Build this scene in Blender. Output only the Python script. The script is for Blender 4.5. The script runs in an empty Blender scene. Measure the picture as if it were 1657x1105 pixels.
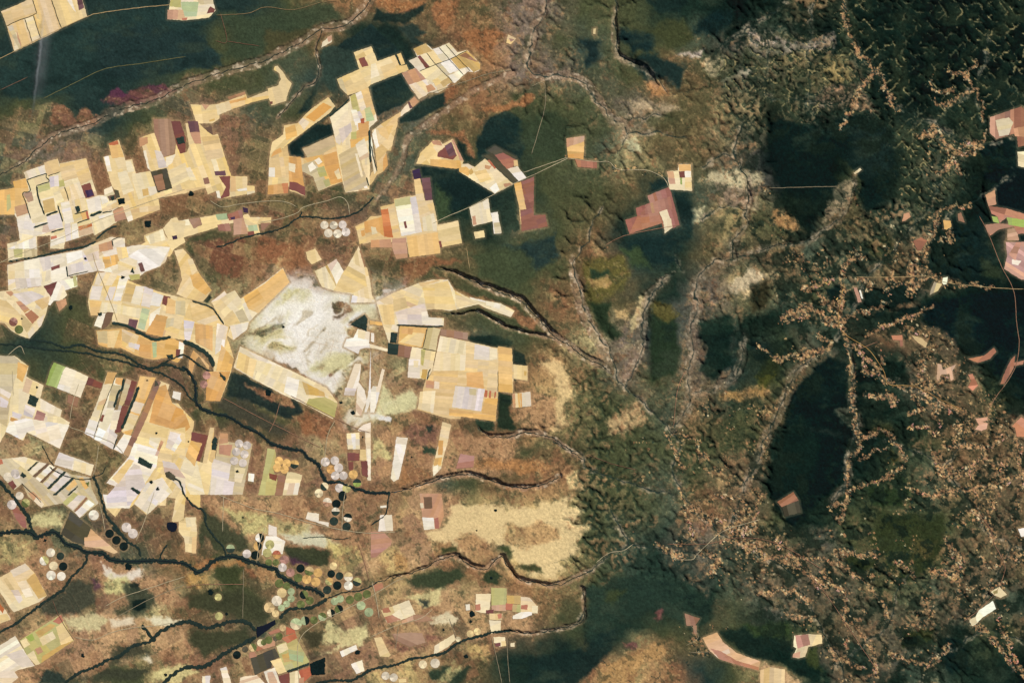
import bpy, bmesh, math, random
import numpy as np
from mathutils import Vector

# ------------------------------------------------------------------ camera, sky, sun, exposure
# One unit is one ground sample of the survey, about 60 m.  x runs east, y runs north.
scene = bpy.context.scene
C = scene.collection
scene.unit_settings.system = 'METRIC'
scene.unit_settings.scale_length = 60.0
W_, H_ = 1657.0, 1105.0
CAM_H = 6000.0
cam_d = bpy.data.cameras.new('camera')
cam = bpy.data.objects.new('camera', cam_d)
C.objects.link(cam)
cam.location = (W_ / 2, -H_ / 2, CAM_H)
cam.rotation_euler = (0, 0, 0)
cam_d.sensor_width = 36.0
cam_d.lens = 36.0 * CAM_H / W_
cam_d.clip_start = 10.0
cam_d.clip_end = 20000.0
scene.camera = cam
SUN_EL, SUN_AZ = math.radians(43), math.radians(40)     # azimuth clockwise from north: a morning sun in the north-east
world = bpy.data.worlds.new('World')
scene.world = world
world.use_nodes = True
nt = world.node_tree
nt.nodes.clear()
sky = nt.nodes.new('ShaderNodeTexSky')
sky.sky_type = 'NISHITA'
sky.sun_disc = False
sky.sun_elevation = SUN_EL
sky.sun_rotation = SUN_AZ
bg = nt.nodes.new('ShaderNodeBackground')
bg.inputs['Strength'].default_value = 0.06
out = nt.nodes.new('ShaderNodeOutputWorld')
nt.links.new(sky.outputs[0], bg.inputs[0])
nt.links.new(bg.outputs[0], out.inputs[0])
sun_d = bpy.data.lights.new('sun', 'SUN')
sun_d.energy = 4.6
sun_d.angle = math.radians(0.5)
sun_d.color = (1.0, 0.95, 0.87)
sun = bpy.data.objects.new('sun', sun_d)
C.objects.link(sun)
sdir = Vector((math.sin(SUN_AZ) * math.cos(SUN_EL), math.cos(SUN_AZ) * math.cos(SUN_EL), math.sin(SUN_EL)))
sun.rotation_euler = sdir.to_track_quat('Z', 'Y').to_euler()
sun.location = (900, -400, 900)
vs = scene.view_settings
vs.view_transform = 'Standard'
vs.look = 'None'
vs.gamma = 1.0
vs.use_curve_mapping = False
vs.exposure = 0.39
KEXP = np.array([1.42, 1.40, 1.40])      # what a level white surface renders to under this light; divides picture colours into base colours

# ------------------------------------------------------------------ helpers
def srgb(c):
    c = np.asarray(c, float) / 255.0
    return np.where(c <= 0.04045, c / 12.92, ((c + 0.055) / 1.055) ** 2.4)

def alb(c):
    return np.clip(srgb(c) / KEXP, 0.003, 0.85)

def hsh(ix, iy, seed):
    h = (ix.astype(np.int64) * 374761393 + iy.astype(np.int64) * 668265263 + seed * 1442695041) & 0xFFFFFFFF
    h = ((h ^ (h >> 13)) * 1274126177) & 0xFFFFFFFF
    h = h ^ (h >> 16)
    return (h & 0xFFFFFF) / float(0xFFFFFF)

def vnoise(x, y, seed=0):
    x0 = np.floor(x); y0 = np.floor(y)
    fx = x - x0; fy = y - y0
    fx = fx * fx * fx * (fx * (fx * 6 - 15) + 10); fy = fy * fy * fy * (fy * (fy * 6 - 15) + 10)
    a = hsh(x0, y0, seed); b = hsh(x0 + 1, y0, seed)
    c = hsh(x0, y0 + 1, seed); d = hsh(x0 + 1, y0 + 1, seed)
    return (a + (b - a) * fx) * (1 - fy) + (c + (d - c) * fx) * fy

def fbm(x, y, scale, octs=4, seed=0, gain=0.5):
    s = np.zeros(np.shape(x)); a = 1.0; t = 0.0
    x = np.asarray(x, float) / scale; y = np.asarray(y, float) / scale
    for o in range(octs):
        s += a * (vnoise(x, y, seed + o * 17) - 0.5); t += a
        x, y = (x * 0.8 - y * 0.6) * 2.03 + 5.2, (x * 0.6 + y * 0.8) * 2.03 + 1.7
        a *= gain
    return s / t * 2.0          # about -1 .. 1

def sstep(a, b, v):
    t = np.clip((v - a) / (b - a), 0, 1)
    return t * t * (3 - 2 * t)

def inpoly(P, x, y):
    r = np.zeros(x.shape, bool)
    n = len(P)
    for i in range(n):
        x1, y1 = P[i]; x2, y2 = P[(i + 1) % n]
        if y1 == y2: continue
        c = ((y1 > y) != (y2 > y)) & (x < (x2 - x1) * (y - y1) / (y2 - y1) + x1)
        r ^= c
    return r

def distsegs(P, x, y, closed):
    d = np.full(x.shape, 1e9)
    n = len(P)
    for i in range(n if closed else n - 1):
        x1, y1 = P[i]; x2, y2 = P[(i + 1) % n]
        dx, dy = x2 - x1, y2 - y1
        L = dx * dx + dy * dy + 1e-9
        t = np.clip(((x - x1) * dx + (y - y1) * dy) / L, 0, 1)
        d = np.minimum(d, (x - x1 - t * dx) ** 2 + (y - y1 - t * dy) ** 2)
    return np.sqrt(d)

def sdf(P, x, y):                       # positive inside
    d = distsegs(P, x, y, True)
    return np.where(inpoly(P, x, y), d, -d)

def pts(s, ox=0, oy=0, k=1.0):
    o = []
    for w in s.split():
        a, b = w.split(',')
        o.append((ox + float(a) / k, oy + float(b) / k))
    return o

def crom(P, step=3.0):                  # smooth open polyline
    P = [np.array(p, float) for p in P]
    Q = [2 * P[0] - P[1]] + P + [2 * P[-1] - P[-2]]
    o = []
    for i in range(1, len(Q) - 2):
        a, b, c, d = Q[i - 1], Q[i], Q[i + 1], Q[i + 2]
        n = max(1, int(np.hypot(*(c - b)) / step))
        for j in range(n):
            t = j / n
            o.append(0.5 * (2 * b + (c - a) * t + (2 * a - 5 * b + 4 * c - d) * t * t + (3 * b - a - 3 * c + d) * t ** 3))
    o.append(P[-1])
    return np.array(o)

def tag(o, label=None, cat=None, group=None, kind=None):
    if label: o['label'] = label
    if cat: o['category'] = cat
    if group: o['group'] = group
    if kind: o['kind'] = kind
    return o

def empty(name, x, y, z=0.0):
    o = bpy.data.objects.new(name, None)
    o.empty_display_size = 3
    o.location = (x, -y, z)
    C.objects.link(o)
    return o
# ------------------------------------------------------------------ land cover of the whole sheet, one letter per 60 units
PAL = dict(n=(38,54,50), f=(30,46,38), k=(12,27,26), o=(70,74,50), e=(98,86,60), r=(136,97,70), s=(156,114,80),
           t=(205,178,122), w=(226,220,208), y=(186,172,126), b=(128,98,76), p=(146,112,90), g=(76,84,68), c=(122,107,94))
COVER = """
nnnnnnnnos sseecco offkfe fkkkkog
nnnnnnonoe ffrsco googkg kkfkkkk
nnnnnooogn nnescc gorocy ggkkkkk
oonnogpgoe gceroo ocoeye gfkkffk
gccorebebb egeofo gyeeck kkfgofk
gobrrrbeeo ggfffo oefgck kofgkkg
cbbeeooeeb bsffgo efneto keggfkp
ebbbboerrb eoeooo rnfecr ggrprfp
beoeeyyyww wbooor oefctg ogrffkk
onoeeeywwy tobgoe ycncff gfrpkkk
eooobbetbb byefes ococno pkfppfk
bybeeoooer yberrt oogeoe fkffpok
yyeeyobbby trreoe oooooe fkforrp
beyeybbbbb rsgorr oogopf ffogrpp
begbbreyyt ttrttt oogrpo foooopr
tygegsobeb sesstt ogfcgp coeoppr
eyegyeoobr btyose offfgc ccogpgf
pybgtsbget tbbrbo ffoeof opcpfop
bygoobbbbb tteeff rtrnot fpfgffk
bygoobbbbb tteeff rtrnot fpfgffk
"""
RELIEF = """
0000000123 333344 344558 8566577
0000000112 113443 332589 9545555
0000000111 001344 432699 9966533
0000000110 011333 443397 8976532
0000000000 011112 353561 3168720
0000000000 000002 431251 1168510
0000000000 000002 420243 3577210
0000000000 011111 321355 6775200
0000000000 001212 332445 5443200
0000000000 000123 332444 5544210
0000000000 000013 542433 3144421
0000000000 000013 655664 1255432
0000000000 000124 655665 0465444
0000000000 001115 765554 1555444
0000000000 000004 765554 4544444
0000000000 000013 665554 4554543
0000000000 000013 323454 4556533
0000000000 000013 211124 3446433
0000000000 000000 000001 2444433
0000000000 000000 000001 2444433
"""
# valleys with steep rims, traced on the ground: river line, half width to the north rim, half width to the south rim, depth
CANYONS = [
 ("-20,292 30,268 62,240 85,222 110,212 150,200 190,180 215,172 245,165 275,150 300,138 345,122 395,108 430,98 455,85 490,68 520,48 560,40 590,14 605,-10", 9, 8, 3.0),
 ("520,48 512,80 516,110 512,130 490,145 465,172 450,190", 4, 3, 2.0),
 ("704,434 735,441 770,457 800,470 840,484 860,505 880,525 898,545 925,562 950,580 985,596", 8, 7, 5.0),
 ("718,508 745,508 772,503 800,518 830,532 870,541 900,548", 4, 4, 4.0),
 ("773,690 790,706 825,706 850,700 885,705 905,716 930,735 945,745", 6, 5, 4.0),
 ("632,797 665,790 700,779 725,771 760,768 790,776 820,786 850,789 880,784 905,772", 6, 5, 4.5),
 ("610,940 650,930 690,918 712,905 735,899 750,907 765,917 785,920 800,908 812,901 822,915 838,937 865,943 900,947 930,935 960,922", 6, 5, 5.0),
 ("790,1020 830,1022 860,1024 890,1020 925,1012 945,1000 945,975 942,950", 4, 4, 3.5),
 ("931,405 929,435 938,463 946,498 961,531 980,560 990,585", 5, 14, 4.5),
 ("1088,447 1065,463 1048,493 1042,523 1038,565 1018,610", 12, 6, 4.5),
 ("1270,392 1232,402 1187,420 1154,432 1124,463 1129,498 1118,536 1121,573 1114,603 1116,641 1111,667 1091,692", 9, 9, 4.5),
 ("1207,285 1212,321 1207,346 1205,366 1187,392 1187,420", 7, 7, 2.5),
 ("1204,530 1205,550 1200,586 1187,611 1154,629 1119,641", 9, 8, 4.0),
 ("1330,560 1300,590 1285,603 1275,636 1252,687 1237,712 1230,728 1222,752 1205,790", 9, 9, 5.0),
 ("1371,553 1379,591 1379,654 1389,692 1375,743 1371,781 1346,809", 7, 7, 4.0),
 ("600,335 640,285 655,250 660,225 700,195 740,165 780,140 830,118", 6, 6, 3.2),
 ("855,100 865,122 883,124 916,122 939,129 951,139 964,157 977,175 989,193 1008,200 1016,218", 8, 8, 4.0),
 ("883,0 880,23 865,41 865,63 853,89 855,104", 6, 6, 3.0),
 ("997,0 995,50 1000,90 1025,103 1045,112 1062,140", 6, 6, 3.5),
 ("1384,300 1376,328 1359,354 1338,371 1300,392 1262,397", 5, 5, 2.0),
]
STREAMS = [
 "883,-30 883,0 880,23 865,41 865,63 853,89 853,109 865,122 883,124 916,122 939,129 951,139 964,157 977,175 989,193 1008,200 1016,218 1006,246",
 "995,-30 997,50 1000,90 1045,110 1080,150", "1008,200 1040,190 1080,187", "1016,218 1060,215 1110,222",
 "974,333 959,359 954,392 931,414 929,435 936,463 944,498 959,531 977,550 987,565 1007,629 1025,641 1043,654 1078,690 1100,720 1090,760 1110,800 1150,850 1200,880 1280,930 1320,1000 1360,1080 1380,1200",
 "1088,447 1065,463 1048,493 1040,523 1038,565 1015,616 1007,629",
 "1384,300 1376,328 1359,354 1338,371 1300,392 1262,397 1187,420 1154,422 1124,463 1129,498 1116,536 1121,573 1114,603 1116,641 1111,667 1091,692",
 "1207,285 1212,321 1207,346 1205,366 1185,392 1187,417", "1207,336 1162,336 1136,356",
 "1205,540 1200,586 1187,611 1154,629 1116,641",
 "1400,450 1380,500 1340,560 1285,603 1275,636 1252,687 1237,712 1225,750 1200,800 1180,850",
 "1371,553 1379,591 1379,654 1389,692 1371,743 1371,781 1346,809 1350,870",
 "893,712 934,735 960,760 1040,790 1090,800", "950,925 985,900 1020,880 1002,858 989,825", "1020,880 1080,890 1150,900",
 "1270,5 1243,28 1205,51 1167,73", "1364,-30 1364,0 1374,46 1389,81 1419,117 1440,157 1460,177 1511,203 1560,230 1600,230 1700,200",
 "1321,-20 1310,63 1310,152 1335,140", "1245,51 1245,152 1290,160 1350,170 1380,150 1419,117",
 "1600,60 1590,110 1577,144 1540,170 1511,203", "1577,144 1590,180 1590,215",
 "1560,230 1540,280 1510,320 1480,360 1450,400 1400,450", "1640,280 1600,310 1540,350 1510,380",
 "1560,800 1530,760 1500,740 1450,720 1400,700", "1530,760 1560,700 1520,650 1450,620 1400,600",
 "1700,900 1640,880 1600,860 1560,800", "1700,1050 1600,1020 1560,1040 1500,1080 1480,1200",
 "1560,1000 1600,960 1640,880", "1450,960 1440,1010 1400,1040 1360,1080", "1480,920 1450,960",
 "945,990 930,1010 880,1022", "1100,440 1090,420", "1140,270 1180,250 1207,285", "1200,200 1190,240 1207,285",
]
# soft-edged ground colours traced on top of the letter map: colour, edge softness, edge raggedness, outline
PATCH = [
 ((198,160,118),10,22,"690,790 740,800 735,830 700,870 690,905 600,930 560,920 600,880 640,860 650,820"),
 ((190,150,112),12,24,"0,1030 100,990 200,1000 300,1010 300,1060 160,1080 60,1105 0,1105"),
 ((186,146,108),12,24,"540,960 700,950 840,960 850,1020 700,1060 600,1080 520,1060"),
 ((184,140,104),12,22,"330,800 520,800 640,790 640,870 560,900 430,880 350,860"),
 ((178,134,100),10,22,"540,690 700,690 830,720 820,760 700,765 620,780 560,760"),
 ((176,134,100),10,22,"0,880 120,900 260,930 300,980 150,990 0,1010"),
 ((38,56,52),6,10,"0,90 60,70 140,30 270,10 345,10 350,35 300,60 360,90 300,110 200,125 120,150 40,160 0,150"),
 ((36,52,50),5,8,"150,60 240,40 330,60 360,110 300,110 240,130 170,125"),
 ((58,68,50),8,14,"350,20 430,20 540,5 555,40 500,50 450,80 400,95 360,100 380,60"),
 ((70,68,46),6,10,"430,50 500,50 480,70 455,82 430,90"),
 ((100,60,66),3,8,"163,165 180,150 190,155 225,145 240,138 265,138 285,148 262,160 225,168 195,168"),
 ((84,48,66),2,5,"180,148 188,140 205,155 180,160"), ((84,48,66),2,5,"228,142 262,138 278,146 255,152"),
 ((158,104,80),3,8,"80,190 95,170 120,190 135,172 155,190 150,200 85,204"),
 ((30,46,44),2,3,"545,75 600,40 640,75 655,95 685,100 678,120 650,95 612,100 602,75 575,85 552,90"),
 ((48,62,54),3,5,"520,75 545,75 575,85 580,112 550,128 540,150 515,125 518,90"),
 ((30,46,42),2,2,"602,140 649,120 670,155 655,168 610,188 603,170"),
 ((30,46,42),2,2,"645,192 680,165 720,150 722,172 700,182 672,196 648,200"),
 ((44,58,52),3,3,"645,45 668,38 690,55 672,62 700,75 685,80 665,70"),
 ((28,42,38),3,6,"608,15 620,20 650,22 672,10 690,5 680,25 660,40 640,40 625,32 605,36"),
 ((166,102,70),4,9,"620,0 688,0 672,15 650,22 620,15 604,8"),
 ((160,100,70),5,9,"705,0 740,0 735,40 720,45 722,55 705,40 700,15"), ((160,98,68),5,10,"760,50 800,40 820,60 800,75 800,105 775,90 750,70 745,55"),
 ((166,104,72),3,7,"795,170 840,165 850,150 865,158 860,165 830,175 800,185 775,180"),
 ((150,92,66),4,8,"725,140 745,140 740,150 722,170 720,160"), ((158,100,72),4,6,"690,212 750,213 760,230 770,255 765,258 752,235 735,220 700,217"),
 ((26,42,40),3,3,"490,235 525,218 560,180 538,205 540,218 487,240 493,255 470,252 465,236 482,222 530,190 545,180 535,160 500,180 480,185 495,165 512,140"),
 ((24,42,40),3,4,"476,240 502,205 538,200 538,220 488,240 493,255 470,253"),
 ((24,40,38),2,4,"672,268 740,274 800,314 760,330 700,362 690,300 676,290"),
 ((60,74,50),8,12,"700,300 730,320 725,360 700,362"), ((40,54,44),3,4,"758,336 830,300 835,350 842,370 800,378 790,335 780,320"),
 ((26,44,42),3,5,"790,190 820,180 850,200 870,230 850,240 840,260 800,255 775,262 770,230"),
 ((30,46,40),4,6,"740,222 760,250 775,262 750,262 735,240"),
 ((52,62,44),6,10,"840,200 880,180 920,195 930,240 900,265 850,250"),
 ((36,52,50),5,10,"820,400 900,380 905,410 870,440 830,440"), ((64,72,50),6,14,"760,410 850,400 870,450 820,470 770,450"),
 ((134,90,64),4,8,"645,420 700,410 745,425 700,430 655,465 650,440"), ((146,100,72),3,7,"700,440 740,470 770,480 830,495 870,520 860,535 820,510 760,490 725,470"),
 ((196,160,104),3,6,"716,455 760,478 800,490 770,490 735,480"),
 ((30,46,38),4,6,"755,542 800,545 828,555 820,562 770,560 755,548"), ((26,40,36),2,3,"828,565 850,575 852,598 832,615 828,600"), ((32,46,34),3,5,"806,635 830,640 825,665 835,700 805,690"),
 ((220,190,138),7,14,"875,590 905,585 925,610 930,640 912,660 925,690 900,700 880,690 850,690 868,650 905,640"),
 ((180,136,100),5,10,"838,640 862,630 898,640 895,690 860,695 840,680"),
 ((34,50,38),3,5,"770,680 800,680 800,695 775,698"),
 ((220,194,144),6,18,"732,812 770,812 800,815 850,820 900,802 928,796 920,815 945,828 928,842 956,856 932,872 946,890 918,902 926,918 900,930 862,930 845,915 830,905 812,890 790,885 770,895 735,885 700,880 690,862 725,850"),
 ((176,134,96),6,12,"740,870 765,862 785,880 790,900 770,908 752,895"), ((186,148,104),6,12,"815,850 900,850 905,870 850,885 818,880"),
 ((206,176,120),4,9,"622,885 645,880 660,905 655,925 630,928 618,910"), ((190,124,80),4,6,"640,890 662,905 660,922 640,925"),
 ((54,60,38),4,7,"710,885 740,882 742,893 715,897"), ((52,62,38),4,7,"795,888 815,880 830,892 825,905 810,892"), ((56,60,38),3,5,"840,915 865,912 880,925 850,925"),
 ((50,60,42),5,9,"655,938 700,922 745,915 750,930 735,945 700,955 660,945"),
 ((44,56,38),3,6,"780,925 800,920 812,930 805,945 785,940"),
 ((226,218,204),5,12,"495,475 530,480 545,500 560,545 570,560 560,590 520,600 490,600 470,580 480,560 450,545 470,535 500,540 505,500"),
 ((228,222,212),3,8,"415,515 470,515 520,500 525,515 470,525 420,522"), ((226,218,206),4,8,"440,565 490,580 530,600 545,640 520,625 480,600 445,580"),
 ((228,224,216),3,4,"556,525 575,505 605,485 640,470 645,472 615,490 585,515 565,530"),
 ((224,218,206),3,6,"525,482 560,480 580,490 575,497 540,488"), ((192,182,128),6,12,"430,500 470,470 500,470 510,500 470,515 430,515"),
 ((188,172,118),6,12,"400,540 450,530 480,560 450,575 420,560"), ((196,188,140),6,10,"500,590 560,570 580,590 540,610"),
 ((206,180,126),4,8,"440,420 480,400 475,405 455,440"), ((120,88,66),3,5,"540,490 560,490 572,503 555,515 540,515"),
 ((46,56,46),2,3,"565,522 592,507 595,520 588,536"), ((60,62,54),2,3,"415,540 445,525 460,522 450,532 425,545"),
 ((26,36,32),1.5,2,"332,480 340,475 342,482 336,490 328,488"), ((150,96,70),6,10,"460,400 520,405 505,430 470,440 450,425"),
 ((150,92,68),5,8,"420,380 470,395 450,425 420,415"), ((116,76,58),4,8,"310,395 390,385 400,410 385,450 350,440 330,420"),
 ((214,204,160),4,8,"625,655 665,630 680,650 650,665 620,672 605,668"), ((226,222,216),2,5,"600,668 635,675 630,682 600,676"),
 ((204,196,150),6,10,"612,610 640,650 650,640 665,630 680,655 650,672 610,665 605,640"),
 ((130,94,78),6,10,"665,685 720,690 710,720 670,720 650,700"), ((34,44,40),3,4,"687,688 700,688 702,696 692,699"),
 ((204,190,134),5,9,"600,700 620,720 640,735 635,745 605,745"), ((176,116,78),6,12,"740,730 790,745 860,740 890,750 870,765 780,760 745,755"),
 ((160,108,76),6,12,"640,745 680,760 700,775 650,785"), ((44,60,46),4,6,"685,722 710,725 708,740 685,735"),
 ((32,44,42),3,6,"340,600 390,605 420,620 450,635 480,640 490,665 470,680 440,665 400,650 365,640 370,620"),
 ((66,64,52),6,10,"340,640 400,650 470,700 460,710 400,690 350,660"), ((150,92,66),5,8,"490,665 540,680 530,710 495,700 480,680"), ((168,108,80),4,8,"400,625 470,640 475,660 440,650"),
 ((204,200,170),5,12,"420,855 480,850 520,865 555,875 540,890 480,878 440,870"), ((190,178,122),6,12,"360,820 400,825 470,840 500,860 440,870 400,865"),
 ((196,178,116),6,12,"530,870 570,880 590,905 570,930 545,925 540,900 528,885"),
 ((70,48,62),3,5,"468,892 495,900 505,915 490,918 465,905"), ((54,60,42),4,5,"445,880 538,890 530,915 500,915 470,900"),
 ((62,66,48),5,8,"330,820 370,850 400,870 410,895 370,895 350,890 335,870 320,895 320,860"),
 ((206,194,142),6,12,"45,840 75,830 95,825 105,850 80,855 55,850"), ((198,180,124),6,12,"0,875 50,875 60,900 30,915 0,910"),
 ((222,210,192),4,8,"160,910 190,925 235,922 230,935 195,940 170,930"), ((200,190,132),5,10,"165,935 205,930 220,965 190,965 170,955"),
 ((108,66,88),3,6,"148,935 160,935 165,950 155,955"), ((60,64,52),5,9,"65,980 125,935 150,945 160,975 100,1000 60,995"),
 ((22,32,30),1.5,3,"208,945 225,942 226,958 212,960"), ((58,64,50),5,8,"200,940 250,960 245,985 220,995 205,975"), ((16,30,28),1.2,2,"213,972 236,968 236,982 224,989 215,985"),
 ((40,52,46),3,4,"75,1080 100,1090 110,1105 60,1105"), ((204,192,146),6,10,"100,1000 150,985 180,1000 160,1020 120,1020"),
 ((222,206,176),4,7,"178,1000 215,995 220,1012 185,1012"), ((222,212,180),4,7,"240,1000 262,995 295,1003 285,1012 245,1010"),
 ((222,210,180),3,5,"222,1060 240,1055 248,1072 230,1068"), ((60,62,48),6,10,"190,1040 230,1045 250,1060 200,1070 160,1085 150,1100 220,1100 250,1085 180,1080"),
 ((212,198,140),5,10,"250,1085 300,1070 330,1085 290,1105 240,1105"), ((58,62,44),6,8,"310,1020 400,1015 415,1040 360,1050 330,1060 300,1040"),
 ((170,112,72),4,8,"335,905 400,905 395,915 350,915 340,925 310,925"), ((186,138,82),5,8,"300,930 340,930 335,955 305,945"),
 ((60,66,42),5,8,"350,915 390,920 395,950 370,950 355,935"), ((60,62,44),8,12,"300,960 390,950 440,990 420,1005 330,990 300,990"), ((146,92,66),5,8,"395,920 445,925 450,940 400,935"),
 ((212,200,148),4,9,"490,1060 540,1050 580,1030 600,1010 600,1035 545,1055 510,1060"), ((206,194,142),4,9,"530,1000 560,1020 600,1005 590,1035 550,1045 520,1040"),
 ((60,58,42),4,6,"490,1020 525,1020 515,1045 500,1050"), ((76,66,52),5,8,"495,1055 530,1060 520,1075 500,1070"),
 ((204,190,138),4,8,"655,965 690,955 715,950 712,980 690,985"), ((214,200,164),3,6,"690,1000 720,990 745,1000 740,1010 700,1010"), ((50,56,50),3,5,"680,972 695,972 695,985 682,984"),
 ((130,88,74),4,5,"640,1030 690,1025 715,1030 690,1045 650,1055 620,1040"), ((132,86,74),4,5,"668,995 700,995 680,1010 665,1008"),
 ((196,168,112),5,9,"740,1045 790,1040 795,1065 760,1060"), ((38,52,40),5,8,"690,1085 730,1080 760,1080 750,1105 700,1105"), ((180,170,118),4,7,"735,1070 750,1080 720,1105 700,1105"),
 ((26,42,38),5,12,"855,1068 900,1058 950,1045 960,1010 1000,1015 990,1050 960,1080 940,1105 850,1105"),
 ((38,54,44),6,12,"945,950 1010,930 1060,920 1120,950 1140,960 1150,1000 1120,1020 1060,990 1000,1000 950,1040"),
 ((56,64,40),6,12,"980,950 1010,955 1000,975 975,970"), ((112,72,68),3,6,"1060,990 1072,985 1073,1003 1065,1005"),
 ((176,134,90),5,12,"1030,1050 1070,1040 1085,1060 1040,1075 1025,1105 970,1105 970,1080 1000,1070"), ((112,74,70),3,6,"1008,1040 1030,1042 1030,1050 1010,1048"),
 ((28,44,38),5,10,"1160,1020 1240,1010 1290,1050 1270,1075 1200,1060 1175,1035"), ((52,66,40),6,10,"1200,1010 1280,1010 1280,1030 1220,1030"),
 ((24,42,36),5,10,"1237,1050 1300,1060 1330,1075 1325,1105 1290,1095"), ((60,68,40),4,8,"1300,1045 1325,1045 1330,1085 1305,1075"),
 ((206,170,128),4,8,"1237,1070 1270,1085 1300,1100 1290,1115 1230,1110 1232,1080"),
 ((20,36,34),4,6,"1242,180 1275,195 1320,205 1345,200 1355,250 1340,275 1360,300 1355,340 1330,350 1290,320 1262,300 1250,260 1242,220"),
 ((20,36,34),4,8,"1350,190 1390,190 1440,205 1462,250 1455,320 1400,345 1388,320 1400,290 1370,260 1350,250"),
 ((32,46,42),10,12,"1375,210 1440,205 1450,280 1400,290 1375,250"), ((36,48,38),8,10,"1265,310 1310,320 1315,350 1290,355"),
 ((56,54,38),5,9,"1240,160 1265,160 1262,190 1243,200"), ((34,40,34),4,8,"1330,185 1355,175 1350,200 1325,210"),
 ((150,132,104),4,9,"1355,300 1385,285 1390,310 1350,355 1335,365 1340,330"), ((176,132,88),5,9,"1250,340 1280,345 1300,380 1280,375 1255,365"),
 ((66,68,46),5,9,"1390,390 1440,380 1445,410 1410,420"), ((20,36,34),4,8,"1510,360 1560,350 1600,400 1630,440 1600,465 1530,450 1500,430"),
 ((26,42,40),8,12,"1545,370 1590,350 1610,420 1580,460 1540,440"), ((46,56,40),5,9,"1590,420 1625,440 1625,455 1590,450"),
 ((14,32,34),5,10,"1500,490 1560,475 1657,470 1700,520 1690,640 1630,640 1600,590 1520,540 1490,520"),
 ((16,32,34),4,5,"1582,280 1657,270 1690,330 1690,380 1610,330 1600,300"), ((16,34,34),2,2,"1582,240 1642,216 1652,275 1600,275"),
 ((18,34,34),2,3,"1635,375 1657,372 1680,400 1650,400"), ((16,34,34),4,6,"1600,170 1680,100 1690,170 1650,175 1610,190"),
 ((22,38,34),4,9,"1370,480 1395,460 1440,465 1490,455 1480,490 1400,510 1370,500"), ((20,36,34),4,8,"1340,470 1365,458 1365,500 1345,505"),
 ((18,36,34),5,8,"1400,510 1460,500 1500,485 1510,500 1450,530 1410,535 1385,530"),
 ((14,32,32),4,6,"1300,615 1340,575 1372,590 1378,640 1355,665 1365,690 1370,760 1350,790 1320,815 1290,860 1262,830 1245,800 1248,740 1270,690 1280,640"),
 ((26,42,36),8,8,"1245,700 1300,680 1330,720 1300,800 1250,800"), ((56,62,40),4,6,"1372,585 1385,595 1380,640 1372,640"),
 ((40,50,44),5,7,"1300,690 1330,690 1365,700 1362,708 1320,700"), ((74,76,62),4,8,"1350,660 1385,655 1395,700 1370,690"),
 ((22,38,32),4,7,"1410,650 1440,645 1450,665 1435,680 1405,670"), ((54,58,38),5,8,"1400,680 1440,680 1460,700 1430,705 1405,700"),
 ((42,56,36),5,8,"1400,790 1460,770 1480,790 1460,820 1410,820"), ((74,68,38),4,6,"1430,735 1445,730 1455,745 1435,750"),
 ((50,58,36),8,14,"1420,830 1480,825 1530,830 1530,880 1500,930 1460,935 1430,910 1400,870"), ((78,72,44),8,10,"1480,870 1515,880 1505,900 1480,895"),
 ((46,54,34),4,6,"1370,900 1400,895 1420,905 1400,930 1380,925"), ((18,28,24),1.5,2,"1392,907 1405,903 1408,912 1396,917"),
 ((34,48,40),4,8,"1375,1040 1400,1045 1415,1085 1390,1090 1372,1070"), ((20,36,34),4,7,"1520,1030 1560,1040 1570,1080 1540,1090 1515,1070"),
 ((48,54,32),4,7,"1460,1020 1510,1020 1515,1040 1460,1045"), ((14,24,22),1.5,3,"1459,1030 1484,1030 1484,1042 1465,1040"),
 ((200,178,140),4,9,"1130,100 1170,95 1180,120 1150,125 1140,115"), ((206,186,160),3,6,"1165,130 1210,110 1215,120 1175,140"), ((196,178,160),3,8,"1095,90 1120,85 1140,80 1135,90 1110,95"),
 ((190,168,150),4,12,"1210,55 1260,60 1290,70 1350,60 1350,80 1290,90 1220,90"), ((166,142,94),5,14,"1260,95 1370,80 1380,130 1300,150 1260,140"), ((166,130,104),5,14,"1320,140 1400,135 1420,180 1350,175 1320,180"),
 ((24,42,42),6,12,"1000,45 1060,50 1055,80 1020,90 1008,70"), ((24,42,42),6,12,"1120,60 1130,25 1185,15 1180,35 1140,60"), ((26,44,42),6,14,"1015,95 1070,90 1110,110 1100,140 1060,130"),
 ((28,44,44),6,12,"935,60 970,65 975,100 950,110"), ((62,66,42),8,14,"1050,50 1110,30 1120,60 1080,80"), ((26,42,38),4,9,"1048,0 1110,0 1100,25 1060,20"),
 ((172,118,80),4,8,"1040,130 1070,140 1085,155 1060,158 1045,145"), ((196,190,150),3,6,"1012,222 1030,228 1038,248 1015,245"), ((170,150,120),5,9,"1020,165 1070,165 1100,175 1060,185 1020,190"),
 ((190,176,140),5,12,"1130,290 1170,275 1230,280 1240,300 1200,310 1160,300"), ((160,136,112),6,12,"1160,300 1230,305 1205,340 1160,330"), ((186,176,140),4,8,"1115,340 1140,335 1130,360 1115,370"), ((170,152,118),4,8,"1210,330 1225,320 1230,335 1215,345"),
 ((26,44,42),6,9,"1050,300 1080,290 1115,310 1125,345 1110,400 1080,435 1050,440 1020,410 1000,395 1060,385 1105,365 1095,320 1060,330"),
 ((96,90,50),6,10,"945,425 1000,410 1020,440 1005,470 960,500 945,470"), ((60,74,48),6,10,"1000,400 1035,400 1050,430 1020,430"), ((38,54,40),4,7,"955,435 985,440 985,450 958,450"),
 ((172,142,92),4,7,"950,450 985,450 985,465 960,462"), ((190,160,112),4,7,"995,500 1018,505 1015,515 998,512"), ((36,50,34),5,8,"955,490 990,490 985,520 1005,540 985,550 965,520"),
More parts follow.
